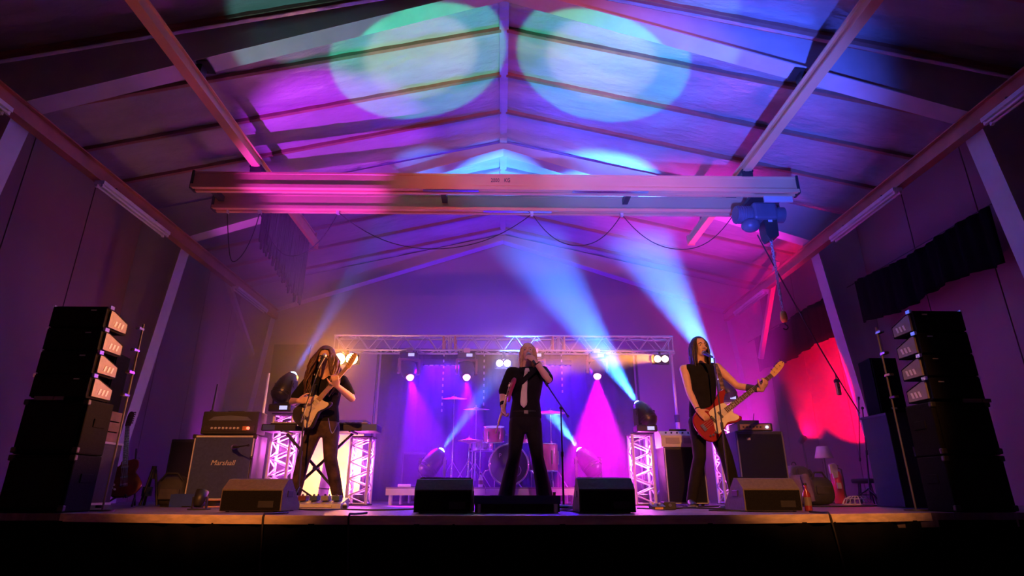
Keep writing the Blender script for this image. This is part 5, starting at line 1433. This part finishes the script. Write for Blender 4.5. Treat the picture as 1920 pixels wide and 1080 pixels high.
def person(label, J, hands, R, hair, sleeve, flare=0.0, shirt_m=None, trous_m=None, torso_w=1.0, skin_m=None, arms_r=1.0, shirt_hem=0.06, head_s=1.0, feet=None, mouth=1.0, brow=None, leg_w=1.0):
    """J joints in world; one continuous body plus clothing children"""
    root = thing('person', label, 'person', (J['hip'][0], J['hip'][1], 0))
    O = Vector((J['hip'][0], J['hip'][1], 0))
    j = {k: Vector(v)-O for k, v in J.items()}
    sk = skin_m or M_SKINH
    rt = Vector(J.get('right_axis', (1, 0, 0)))
    rt = (j['lsh']-j['rsh']); rt.z = 0; rt = Vector((abs(rt.x), rt.y if rt.x > 0 else -rt.y, 0)).normalized()
    hr = Vector((1, 0, 0)); fw = Vector((0, -1, 0))
    fwd = Vector((rt.y, -rt.x, 0))
    hip, neck = j['hip'], j['neck']; mid = (j['rsh']+j['lsh'])/2
    def spine(t): return hip.lerp(mid, t) + fwd*(-0.02*math.sin(PI*t))
    tw = torso_w
    rings = [(hip-Vector((0, 0, 0.10)), hr*0.09*tw, fw*0.085), (hip-Vector((0, 0, 0.03)), hr*0.158*tw, fw*0.108), (spine(0.12), hr*0.155*tw, fw*0.108), (spine(0.40), rt*0.132*tw, fwd*0.095), (spine(0.70), rt*0.160*tw, fwd*0.112), (spine(0.90), rt*0.172*tw, fwd*0.105), (spine(1.0)+Vector((0, 0, 0.01)), rt*0.150*tw, fwd*0.080), (mid+Vector((0, 0, 0.055)), rt*0.075, fwd*0.062), (neck+Vector((0, 0, 0.02)), rt*0.054, fwd*0.054)]
    # --- body
    b = MB(); sweep(b, rings, 20)
    limb(b, [neck-Vector((0, 0, 0.06)), neck+Vector((0, 0, 0.02)), j['head']-Vector((0, 0, 0.05))], [0.060, 0.054, 0.052])
    head(b, j['head'], R, head_s)
    for s_ in ('r', 'l'):
        S, E, W = j[s_+'sh'], j[s_+'el'], j[s_+'wr']
        limb(b, [S+(mid-S)*0.22, S, S.lerp(E, 0.35), E, E.lerp(W, 0.30), W], [0.055*arms_r, 0.055*arms_r, 0.050*arms_r, 0.040*arms_r, 0.041*arms_r, 0.027*arms_r])
        hd = hands[s_]; hand(b, W, **hd)
        q = -1 if s_ == 'r' else 1
        h0 = hip+hr*(q*0.085)-Vector((0, 0, 0.02))
        limb(b, [h0, j[s_+'kn'], j[s_+'an']], [0.085*leg_w, 0.055*leg_w, 0.040*leg_w])
    body = remesh(b, 'body', sk, root, 0.0075, 3, 0.4)
    face_parts(root, j['head'], R, head_s, brow, mouth)
    # --- trousers
    tr_ = MB()
    sweep(tr_, [(hip-Vector((0, 0, 0.13)), hr*0.085, fw*0.08), (hip-Vector((0, 0, 0.05)), hr*0.168*tw, fw*0.120), (hip+Vector((0, 0, 0.05)), hr*0.166*tw, fw*0.118), (spine(0.2), hr*0.154*tw, fw*0.112)], 20)
    for s_ in ('r', 'l'):
        q = -1 if s_ == 'r' else 1
        h0 = hip+hr*(q*0.085)-Vector((0, 0, 0.02)); k_ = j[s_+'kn']; a_ = j[s_+'an']
        limb(tr_, [h0, h0.lerp(k_, 0.5), k_, k_.lerp(a_, 0.4), a_-Vector((0, 0, 0.035))], [0.100*leg_w, 0.084*leg_w, 0.070*leg_w, 0.068*leg_w+flare*0.3, 0.058*leg_w+flare])
    to = remesh(tr_, 'trousers', trous_m or M_TROUS, root, 0.011, 3)
    bt = MB(); bc_ = spine(0.16)
    vs_ = []
    for zz in (-0.02, 0.02):
        for k in range(28):
            t = 2*PI*k/28; vs_.append(bc_+hr*(0.164*tw*math.cos(t))+fw*(0.121*math.sin(t))+Vector((0, 0, zz)))
    bt.add(vs_, [(k, (k+1) % 28, 28+(k+1) % 28, 28+k) for k in range(28)], True)
    bto = bt.build('belt', M_SHOE, root)
    sl = bto.modifiers.new('t', 'SOLIDIFY'); sl.thickness = 0.006
    MB().box(bc_+fw*0.126, (0.05, 0.012, 0.042), bev=0.004).build('buckle', mat('dull_buckle', (0.10, 0.09, 0.09), 0.4, 0.5), bto)
    # --- shirt
    sh_ = MB()
    g = 0.012
    sweep(sh_, [(spine(shirt_hem), hr*(0.168*tw+g*0.6), fw*(0.118+g*0.6)), (spine(0.22), hr*(0.155*tw+g), fw*(0.108+g)), (spine(0.42), rt*(0.138*tw+g), fwd*(0.100+g)), (spine(0.70), rt*(0.162*tw+g), fwd*(0.112+g)), (spine(0.90), rt*(0.174*tw+g), fwd*(0.106+g)), (spine(1.0)+Vector((0, 0, 0.015)), rt*(0.150*tw+g), fwd*(0.082+g)), (mid+Vector((0, 0, 0.05)), rt*0.085, fwd*0.072)], 22)
    for s_ in ('r', 'l'):
        S, E = j[s_+'sh'], j[s_+'el']
        if sleeve > 0:
            limb(sh_, [S+(mid-S)*0.25, S, S.lerp(E, sleeve*0.5), S.lerp(E, sleeve)], [0.064*arms_r, 0.066*arms_r, 0.066*arms_r, 0.062*arms_r])
        else:
            oell(sh_, S+(mid-S)*0.30, Matrix((rt, fwd, Vector((0, 0, 1)))).transposed(), (0.055, 0.075, 0.060))
    remesh(sh_, 'shirt', shirt_m or M_SHIRT, root, 0.011, 3)
    # --- shoes
    for s_, (hl, te) in (feet or {}).items():
        shoe(root, Vector(hl)-O, Vector(te)-O)
    if hair: hair_locks(root, j['head'], R, **hair)
    return root, O
def frame_from(f, up=(0, 0, 1)):
    f = Vector(f).normalized(); r_ = f.cross(Vector(up)).normalized(); u = r_.cross(f); return Matrix((r_, f, u)).transposed()

# ---------------- singer
D = 6.6
rsh, lsh = Vector((0.105, 6.60, 1.455)), Vector((0.475, 6.60, 1.470))
rw = Vector((0.015, 6.52, 1.045)); rel, rw = ik(rsh, rw, 0.262, 0.215, (-0.06, 6.80, 1.2))
lw = Vector((0.375, 6.375, 1.535)); lel, lw = ik(lsh, lw, 0.285, 0.25, (0.70, 6.45, 1.10))
Rh = frame_from((-0.08, -1, 0.20))
J = dict(hip=(0.265, 6.60, 0.90), neck=(0.285, 6.59, 1.515), head=(0.300, 6.575, 1.685), rsh=rsh, lsh=lsh, rel=rel, rwr=rw, lel=lel, lwr=lw, rkn=(0.135, 6.56, 0.50), lkn=(0.395, 6.56, 0.50), ran=(0.045, 6.60, 0.10), lan=(0.475, 6.60, 0.10))
mic_tip = Vector((0.297, 6.435, 1.630))
md = Vector((-0.05, 0.55, 0.55)).normalized()
sing, SO = person('singer in black shirt and white tie holding a microphone to his mouth', J,
    dict(r=dict(d=(0.15, -0.10, -1), nrm=(0.9, -0.5, 0.1), thumb=(0.2, -1, 0), curl=(55, 65, 45), tcurl=35),
         l=dict(d=(-0.80, -0.10, 0.62), nrm=(-0.35, 0.80, -0.5), thumb=(-0.3, 0.3, 1), curl=(50, 60, 45), tcurl=30)),
    Rh, dict(m=M_HAIRB, drop=0.27, n=90, seed=4, puff=-0.002, wave=0.010, spread=0.012, front_open=0.95), 0.88, flare=0.035, feet=dict(r=((0.045, 6.66, 0.0), (0.01, 6.40, 0.0)), l=((0.475, 6.66, 0.0), (0.51, 6.40, 0.0))), torso_w=1.05, mouth=1.5, brow=M_HAIRB)
# tie and wristbands
M_TIE = mat('white_tie', (0.82, 0.76, 0.68), 0.6)
cfy = -0.132
tie = MB()
tb_ = [(0.018, 0.020, 1.475), (0.018, 0.030, 1.44), (0.008, 0.018, 1.435), (-0.005, 0.028, 1.33), (-0.018, 0.035, 1.20), (-0.022, 0.040, 1.10), (-0.022, 0.034, 1.065), (-0.022, 0.004, 1.035)]
rings = [(Vector((x, cfy-0.012-0.010*(1 if k in (0, 1) else 0), z)), Vector((w_, 0, 0)), Vector((0, 0.006 if k > 1 else 0.014, 0))) for k, (x, w_, z) in enumerate(tb_)]
sweep(tie, rings, 12).build('tie', M_TIE, sing)
for nm, e, w_, t0 in (('wristband', rel, rw, 0.80), ('bracelet', lel, lw, 0.86)):
    c = Vector(e).lerp(Vector(w_), t0)-SO; d_ = (Vector(w_)-Vector(e)).normalized()
    r_ = 0.036 if nm == 'wristband' else 0.031
    MB().lathe([(r_, -0.028 if nm == 'wristband' else -0.006), (r_+0.002, 0), (r_-0.002, 0.028 if nm == 'wristband' else 0.006)], c, d_, 18).build(nm, M_SHIRT, sing)
# open collar
for s_ in (-1, 1):
    MB().add([Vector((0.018+s_*0.012, cfy-0.004, 1.462)), Vector((0.018+s_*0.085, -0.05, 1.515)), Vector((0.018+s_*0.075, cfy+0.012, 1.44)), Vector((0.018+s_*0.03, cfy-0.012, 1.415))], [(0, 1, 2, 3)]).build('collar', M_SHIRT, sing)
# hand microphone
hm_ = thing('hand_microphone', 'wireless microphone with a pale grille in the raised hand of the singer', 'microphone', mic_tip)
mdir = (mic_tip-Vector((0.345, 6.365, 1.545))).normalized()
mic_at(hm_, (0, 0, 0), mdir)
# guitar slung behind the right hand, neck down
g0 = Vector((0.095, 6.50, 1.24)); gd = Vector((-0.20, -0.06, -0.62)).normalized()
guitar('electric_guitar', 'slim red guitar hanging neck down in the right hand of the singer', g0, gd, (-0.97, -0.22, 0.30), STRAT, mat('purple_red_lacquer', (0.42, 0.04, 0.14), 0.3, coat=0.5), neck_x=0.155, neck_len=0.42, scale=0.70, strings=6)
# strap over the shoulder
st = []
for k in range(13):
    t = k/12
    p = Vector((0.43, 6.60, 1.515)).lerp(Vector((0.10, 6.49, 1.20)), t); p.y = 6.60-0.145*math.sin(PI*min(1, 0.12+0.86*t))-0.02
    st.append(p)
so_ = MB()
vs_ = []
for i, p in enumerate(st):
    dirn = (st[min(i+1, 12)]-st[max(i-1, 0)]).normalized(); wv = dirn.cross(Vector((0, -1, 0))).normalized()*0.027
    vs_ += [p-wv, p+wv]
so_.add(vs_, [(2*i, 2*i+1, 2*i+3, 2*i+2) for i in range(12)], True)
sto = so_.build('guitar_strap', M_SHIRT); tag(sto, 'black strap slanting across the white tie of the singer', 'strap')
sl = sto.modifiers.new('t', 'SOLIDIFY'); sl.thickness = 0.005

# ---------------- bass player
rsh, lsh = Vector((2.125, 6.62, 1.505)), Vector((2.500, 6.58, 1.520))
bo_, bx_ = Vector((2.350, 6.415, 0.915)), Vector((0.865, -0.06, 0.605)).normalized()
bass, BM, BS = guitar('bass_guitar', 'red bass guitar with a white pickguard played by the long haired bassist', bo_, bx_, (0.05, -1, 0.12), JBASS, mat('red_lacquer', (0.30, 0.006, 0.012), 0.25, 0, 0.06, 4, coat=0.6), BGUARD, M_CREAM, neck_x=0.175, neck_len=0.60, nut_w=0.044, strings=4, board_m=M_ROSE, scale=1.06, pickups=((-0.03, 0.01), (0.06, 0.0)), knobs=((-.10, -.105), (-.135, -.11), (-.165, -.10)), bridge_x=-.165, head_scale=1.12)
nk = bo_ + bx_*0.66*1.0
rw = Vector((2.160, 6.375, 0.985)); rel, rw = ik(rsh, rw, 0.30, 0.265, (1.80, 6.75, 1.15))
lw = nk + Vector((-0.015, -0.045, -0.075)); lel, lw = ik(lsh, lw, 0.30, 0.27, (2.75, 6.50, 1.0))
Rh = frame_from((0.16, -1, 0.02))
J = dict(hip=(2.30, 6.62, 0.92), neck=(2.312, 6.60, 1.570), head=(2.322, 6.575, 1.760), rsh=rsh, lsh=lsh, rel=rel, rwr=rw, lel=lel, lwr=lw, rkn=(2.185, 6.58, 0.51), lkn=(2.470, 6.54, 0.51), ran=(2.075, 6.66, 0.10), lan=(2.560, 6.62, 0.10))
bp_, BO = person('bass player in a black sleeveless shirt with long dark hair', J,
    dict(r=dict(d=(0.62, -0.05, -0.62), nrm=(0.1, 1, -0.1), thumb=(0.7, -0.1, 0.7), curl=(18, 30, 25)),
         l=dict(d=(0.25, -0.42, 0.55), nrm=(-0.35, 0.85, 0.45), thumb=(-0.8, 0.3, 0.4), curl=(40, 55, 45), tcurl=20)),
    Rh, dict(m=M_HAIRD, drop=0.33, n=120, seed=9, puff=0.004, wave=0.006, spread=0.02, front_open=0.85), 0.0, feet=dict(r=((2.075, 6.72, 0.0), (2.03, 6.46, 0.0)), l=((2.560, 6.68, 0.0), (2.62, 6.42, 0.0))), torso_w=0.98, arms_r=0.98)
M_TATTOO = mat('dark_band', (0.05, 0.04, 0.06), 0.7)
c = rel.lerp(rw, 0.92)-BO
MB().lathe([(0.030, -0.008), (0.032, 0), (0.030, 0.008)], c, (rw-rel).normalized(), 16).build('bracelet', M_TATTOO, bp_)
c = lel.lerp(lw, 0.62)-BO
MB().lathe([(0.042, -0.06), (0.040, 0.0), (0.034, 0.06)], c, (lw-lel).normalized(), 18).build('wristband', M_TATTOO, bp_)
def strap(pts, w_, label, m):
    so_ = MB(); vs_ = []
    n = len(pts)
    for i, p in enumerate(pts):
        dirn = (pts[min(i+1, n-1)]-pts[max(i-1, 0)]).normalized(); wv = dirn.cross(Vector((0, -1, 0)))
        wv = wv.normalized()*w_ if wv.length > 1e-4 else Vector((w_, 0, 0))
        vs_ += [p-wv, p+wv]
    so_.add(vs_, [(2*i, 2*i+1, 2*i+3, 2*i+2) for i in range(n-1)], True)
    o = so_.build('guitar_strap', m); tag(o, label, 'strap')
    q = o.modifiers.new('t', 'SOLIDIFY'); q.thickness = 0.005
    return o
M_STRAPB = mat('patterned_strap', (0.20, 0.13, 0.10), 0.7, 0, 0.8, 25)
strap([Vector((2.455, 6.60, 1.565)), Vector((2.462, 6.52, 1.54)), Vector((2.470, 6.475, 1.46)), Vector((2.478, 6.46, 1.36)), Vector((2.485, 6.45, 1.26)), Vector((2.50, 6.43, 1.19))], 0.024, 'patterned strap down the left chest of the bass player', M_STRAPB)

# ---------------- guitar player
rsh, lsh = Vector((-2.175, 6.52, 1.335)), Vector((-1.815, 6.56, 1.345))
go_, gx_ = Vector((-2.060, 6.335, 0.985)), Vector((0.60, -0.08, 0.745)).normalized()
guitar('electric_guitar', 'white guitar with a pale maple neck played by the guitar player', go_, gx_, (-0.08, -1, 0.10), STRAT, mat('white_black_body', (0.03, 0.028, 0.03), 0.3, coat=0.5), [(a*1.05-0.01, b*1.0) for a, b in PGUARD], M_CREAM, neck_x=0.155, neck_len=0.43, scale=1.0, pickup_m=M_CREAM)
nk = go_ + gx_*0.43
rw = Vector((-2.185, 6.265, 1.075)); rel, rw = ik(rsh, rw, 0.285, 0.25, (-2.55, 6.70, 1.0))
lw = nk + Vector((0.01, -0.04, -0.085)); lel, lw = ik(lsh, lw, 0.285, 0.25, (-1.50, 6.55, 0.95))
Rh = frame_from((0.06, -1, -0.10))
J = dict(hip=(-1.985, 6.58, 0.855), neck=(-2.005, 6.50, 1.405), head=(-2.010, 6.465, 1.575), rsh=rsh, lsh=lsh, rel=rel, rwr=rw, lel=lel, lwr=lw, rkn=(-2.125, 6.47, 0.475), lkn=(-1.835, 6.47, 0.485), ran=(-2.200, 6.55, 0.10), lan=(-1.720, 6.52, 0.10))
M_JEANS = mat('patched_jeans', (0.06, 0.035, 0.03), 0.85, 0, 0.75, 9, 0.3, 30)
gp_, GO = person('guitar player in black with long curly brown hair', J,
    dict(r=dict(d=(0.88, -0.12, 0.08), nrm=(0.0, 1, -0.25), thumb=(0, -0.2, 1), curl=(18, 26, 22)),
         l=dict(d=(-0.10, -0.55, 0.50), nrm=(-0.2, 0.85, 0.55), thumb=(-0.9, 0.2, 0.3), curl=(40, 55, 45), tcurl=20)),
    Rh, dict(m=mat('brown_hair', (0.10, 0.045, 0.022), 0.5, 0, 0.4, 40), drop=0.46, n=140, seed=6, puff=0.026, wave=0.026, spread=0.05, front_open=0.8), 0.75, trous_m=M_JEANS, feet=dict(r=((-2.200, 6.61, 0.0), (-2.26, 6.36, 0.0)), l=((-1.720, 6.58, 0.0), (-1.64, 6.34, 0.0))), torso_w=1.0)
strap([Vector((-1.86, 6.50, 1.385)), Vector((-1.885, 6.43, 1.36)), Vector((-1.91, 6.40, 1.29)), Vector((-1.92, 6.385, 1.22)), Vector((-1.925, 6.37, 1.15))], 0.026, 'dark strap over the shoulder of the guitar player', M_SHOE)
for k in range(9):
    z0 = 1.20+0.018*math.sin(k); 
# studded belt chain at the hip
ch_ = MB()
pts = [Vector((-1.90, 6.455, 0.915))+Vector((0.10*t, 0.02*t, -0.16*math.sin(PI*t*0.9))) for t in [k/12 for k in range(13)]]
o = MB().tube([p-GO for p in pts], 0.007, 6).build('belt_chain', M_CHROME, gp_)
# ------------------------------------------------------------------ bags and clutter at the sides
def bag(name, label, cat, loc, dims, m, seed, rz=0.0):
    rnd = random.Random(seed); t = thing(name, label, cat, loc, rz)
    mb = MB(); n, k = 20, 12; vs = []
    for j in range(k+1):
        v = j/k; ph = PI*v
        for i in range(n):
            a = 2*PI*i/n
            c_, s_ = math.cos(a), math.sin(a)
            e = 0.55
            x = math.copysign(abs(c_)**e, c_)*math.sin(ph)**0.5; y = math.copysign(abs(s_)**e, s_)*math.sin(ph)**0.5
            z = -math.cos(ph)
            f = 1+0.06*math.sin(3*a+seed)+0.04*math.sin(5*a+7*v+seed)
            vs.append((dims[0]/2*x*f, dims[1]/2*y*f, dims[2]/2*(1+max(-1, z*1.0))))
    mb.add(vs, [(j*n+i, j*n+(i+1) % n, (j+1)*n+(i+1) % n, (j+1)*n+i) for j in range(k) for i in range(n)], True)
    mb.build('body', m, t)
    return t
M_BAG = mat('bag_nylon', (0.05, 0.045, 0.07), 0.7, 0, 0.3, 8, 0.4, 20)
b1 = bag('backpack', 'dark backpack slumped against the wall behind the bass stack', 'bag', (FX(1500, 8.1), 8.1, 0), (0.42, 0.30, 0.50), M_BAG, 2, 0.3)
MB().tube([(-0.10, -0.15, 0.44), (-0.14, -0.19, 0.30), (-0.12, -0.17, 0.12)], 0.014, 6).build('strap', M_RUBBER, b1)
MB().tube([(0.10, -0.15, 0.44), (0.15, -0.19, 0.30), (0.12, -0.17, 0.12)], 0.014, 6).build('strap', M_RUBBER, b1)
MB().box((0, -0.155, 0.20), (0.22, 0.05, 0.18), bev=0.03).build('pocket', M_BAG, b1)
MB().box((0.03, -0.185, 0.25), (0.08, 0.008, 0.06)).build('patch', M_PALE, b1)
MB().torus((0, 0.0, 0.505), 0.035, 0.008, (0, 1, 0), 14, 6).build('grab_loop', M_RUBBER, b1)
b2 = bag('equipment_bag', 'low black equipment bag beside the backpack', 'bag', (FX(1535, 7.7), 7.7, 0), (0.36, 0.34, 0.34), mat('bag_black', (0.03, 0.03, 0.04), 0.7, 0, 0.2, 10, 0.4, 20), 5, 0.1)
MB().tube([(-0.10, -0.1, 0.31), (-0.05, -0.1, 0.39), (0.05, -0.1, 0.39), (0.10, -0.1, 0.31)], 0.012, 6).build('handle', M_RUBBER, b2)
MB().box((0, -0.165, 0.18), (0.2, 0.02, 0.10), bev=0.008).build('pocket', M_BAG, b2)
b3 = bag('jacket', 'crumpled violet jacket heaped in front of the backpack', 'jacket', (FX(1508, 7.45), 7.45, 0.0), (0.28, 0.26, 0.36), mat('violet_cloth', (0.16, 0.10, 0.22), 0.85, 0, 0.4, 7, 0.6, 12), 8, 0.7)
MB().tube([(-0.10, -0.10, 0.34), (-0.16, -0.15, 0.20), (-0.15, -0.17, 0.05)], [0.05, 0.045, 0.035], 10).build('sleeve', mat('violet_cloth', (0.16, 0.10, 0.22), 0.85), b3)
# standing lamp with a shade and a fire extinguisher
ln = thing('standing_lamp', 'small standing lamp with a pale cone shade by the red lit wall', 'lamp', (FX(1560, 8.8), 8.8, 0))
lz = P(1558, 858, 8.8).z
MB().lathe([(0, 0.02), (0.09, 0.018), (0.10, 0.0), (0, 0)], n=20).build('base', M_DARK, ln)
MB().cyl((0, 0, 0.015), (0, 0, lz+0.10), 0.009, n=8).build('pole', M_DARK, ln)
sh = MB().lathe([(0.13, lz-0.01), (0.075, lz+0.16)], n=24).build('shade', mat('pale_shade', (0.70, 0.60, 0.58), 0.8), ln)
q = sh.modifiers.new('t', 'SOLIDIFY'); q.thickness = 0.004
MB().sphere((0, 0, lz+0.07), 0.03, 10, 8).build('bulb', M_TUBE, ln)
MB().sphere((0, -0.02, 0.14), 0.018, 8, 6).build('switch', M_LAMPW, ln)
fe_ = thing('fire_extinguisher', 'red fire extinguisher standing beside the standing lamp', 'extinguisher', (FX(1577, 8.5), 8.5, 0))
M_FIRE = mat('extinguisher_red', (0.60, 0.02, 0.02), 0.3, coat=0.4)
MB().lathe([(0, 0.0), (0.070, 0.0), (0.075, 0.02), (0.075, 0.36), (0.06, 0.42), (0.025, 0.445), (0.025, 0.47), (0, 0.47)], n=22).build('cylinder', M_FIRE, fe_)
MB().box((0, -0.02, 0.49), (0.03, 0.10, 0.022)).box((0, -0.03, 0.52), (0.025, 0.11, 0.014), Matrix.Rotation(0.25, 3, 'X')).build('valve_lever', M_DARK, fe_)
MB().tube([(0.02, 0, 0.48), (0.09, 0, 0.46), (0.095, 0, 0.30), (0.085, 0, 0.14)], 0.010, 6).build('hose', M_RUBBER, fe_)
MB().cyl((0.085, 0, 0.14), (0.082, 0, 0.06), 0.012, 0.02, n=10).build('horn', M_DARK, fe_)
MB().box((-0.02, -0.073, 0.24), (0.06, 0.012, 0.08)).build('paper_label', M_PALE, fe_)
sg = thing('folded_cloth', 'pale folded cloth hung on the extinguisher lever', 'cloth', (FX(1572, 8.42), 8.40, 0.40))
MB().prism([(-0.05, 0.0), (0.05, 0.02), (0.06, 0.10), (0.02, 0.14), (-0.05, 0.12)], -0.02, 0.02, lambda a, b_, d: (a, d, b_)).build('fold', M_PALE, sg)
MB().prism([(-0.03, -0.06), (0.04, -0.05), (0.045, 0.03), (-0.03, 0.02)], -0.03, -0.015, lambda a, b_, d: (a, d, b_)).build('corner', M_PALE, sg)
# wire basket lying on its side
wb = thing('wire_basket', 'pale oval wire basket lying on the deck before the right column', 'basket', (FX(1609, 7.6), 7.6, 0))
M_WIRE = mat('pale_wire', (0.70, 0.66, 0.68), 0.4, 0.2)
def oval(a, b, z, y=0): return [(a*math.cos(2*PI*k/28), y+b*math.sin(2*PI*k/28), z) for k in range(29)]
MB().tube(oval(0.19, 0.11, 0.010), 0.007, 6, cap=False).build('rim', M_WIRE, wb)
MB().tube(oval(0.15, 0.085, 0.075), 0.005, 6, cap=False).build('hoop', M_WIRE, wb)
MB().tube(oval(0.08, 0.045, 0.105), 0.005, 6, cap=False).build('hoop', M_WIRE, wb)
for k in range(18):
    a = 2*PI*k/18
    MB().tube([(0.19*math.cos(a), 0.11*math.sin(a), 0.010), (0.15*math.cos(a), 0.085*math.sin(a), 0.075), (0.08*math.cos(a), 0.045*math.sin(a), 0.105)], 0.004, 5).build('rib', M_WIRE, wb)
# round stool by the column
stl = thing('round_stool', 'low round dark stool against the wall behind the wire basket', 'stool', (FX(1628, 8.55), 8.55, 0))
MB().lathe([(0, 0.34), (0.15, 0.335), (0.165, 0.31), (0.15, 0.275), (0, 0.27)], n=22).build('seat', M_TOLEX, stl)
for k in range(4):
    a = k*PI/2+0.4
    MB().cyl((0.09*math.cos(a), 0.09*math.sin(a), 0.275), (0.13*math.cos(a), 0.13*math.sin(a), 0.0), 0.011, n=8).build('leg', M_DARK, stl)
MB().torus((0, 0, 0.12), 0.115, 0.007, n=22, m=6).build('foot_ring', M_DARK, stl)
# left clutter
lb = bag('gig_bag', 'black gig bag lying by the guitar stack', 'bag', (FX(320, 7.3), 7.3, 0), (0.34, 0.30, 0.34), mat('bag_black', (0.03, 0.03, 0.04), 0.7), 3, 0.2)
MB().tube([(-0.12, -0.12, 0.28), (-0.06, -0.15, 0.36), (0.06, -0.15, 0.36), (0.12, -0.12, 0.28)], 0.013, 6).build('handle', M_RUBBER, lb)
MB().box((0.0, -0.15, 0.13), (0.22, 0.03, 0.12), bev=0.012).build('pocket', M_BAG, lb)
bb_ = thing('blue_crate', 'small blue plastic crate in front of the gig bag', 'crate', (FX(348, 6.75), 6.75, 0))
M_BLUEP = mat('blue_plastic', (0.03, 0.06, 0.40), 0.45)
MB().box((0, 0, 0.008), (0.26, 0.20, 0.014)).build('bottom', M_BLUEP, bb_)
for s_ in (-1, 1):
    MB().box((0, s_*0.096, 0.07), (0.26, 0.010, 0.12)).build('side', M_BLUEP, bb_)
    MB().box((s_*0.126, 0, 0.07), (0.010, 0.19, 0.12)).build('end', M_BLUEP, bb_)
MB().box((0, 0, 0.128), (0.28, 0.012, 0.012)).build('handle', M_BLUEP, bb_)
tpd = thing('folded_stand', 'small folded black tripod standing between guitar and gig bag', 'stand', (FX(275, 7.1), 7.1, 0))
for k in range(3):
    a = k*2*PI/3+0.3
    MB().tube([(0.02*math.cos(a), 0.02*math.sin(a), 0.40), (0.10*math.cos(a), 0.10*math.sin(a), 0.01)], 0.014, 6).build('leg', M_DARK, tpd)
MB().cyl((0, 0, 0.30), (0, 0, 0.44), 0.028, n=10).build('head', M_DARK, tpd)
MB().box((0, -0.05, 0.16), (0.10, 0.03, 0.10)).build('pouch', M_NAVY, tpd)
tl = thing('cable_drum', 'brass coloured cable roll lying before the guitar cabinet', 'cable roll', (FX(400, 6.55), 6.55, 0))
MB().lathe([(0.02, 0.0), (0.10, 0.0), (0.10, 0.012), (0.06, 0.015), (0.06, 0.065), (0.10, 0.068), (0.10, 0.08), (0.02, 0.08)], n=22).build('spool', mat('spool_amber', (0.55, 0.30, 0.14), 0.4), tl)
for zz in (0.022, 0.034, 0.046, 0.058):
    MB().torus((0, 0, zz), 0.066, 0.007, n=22, m=6).build('turn', M_RUBBER, tl)
# cables dropping over the stage edge
for px, lab in ((541, 'black cable dropping over the stage edge by the guitar player wedge'), (1518, 'black cable dropping over the stage edge by the red bottle'), (690, 'black cable dropping over the stage edge left of the riser wedge')):
    xx = FX(px, 4.65); fy = front(xx) if abs(xx) < 3.25 else 4.62
    o = MB().tube([(xx+0.03, fy+0.35, 0.008), (xx, fy+0.12, 0.008), (xx-0.01, fy+0.01, 0.012), (xx-0.01, fy-0.012, -0.01), (xx, fy-0.016, -0.12), (xx+0.03, fy-0.02, -0.45)], 0.007, 6).build('stage_cable', M_RUBBER)
    tag(o, lab, 'cable')
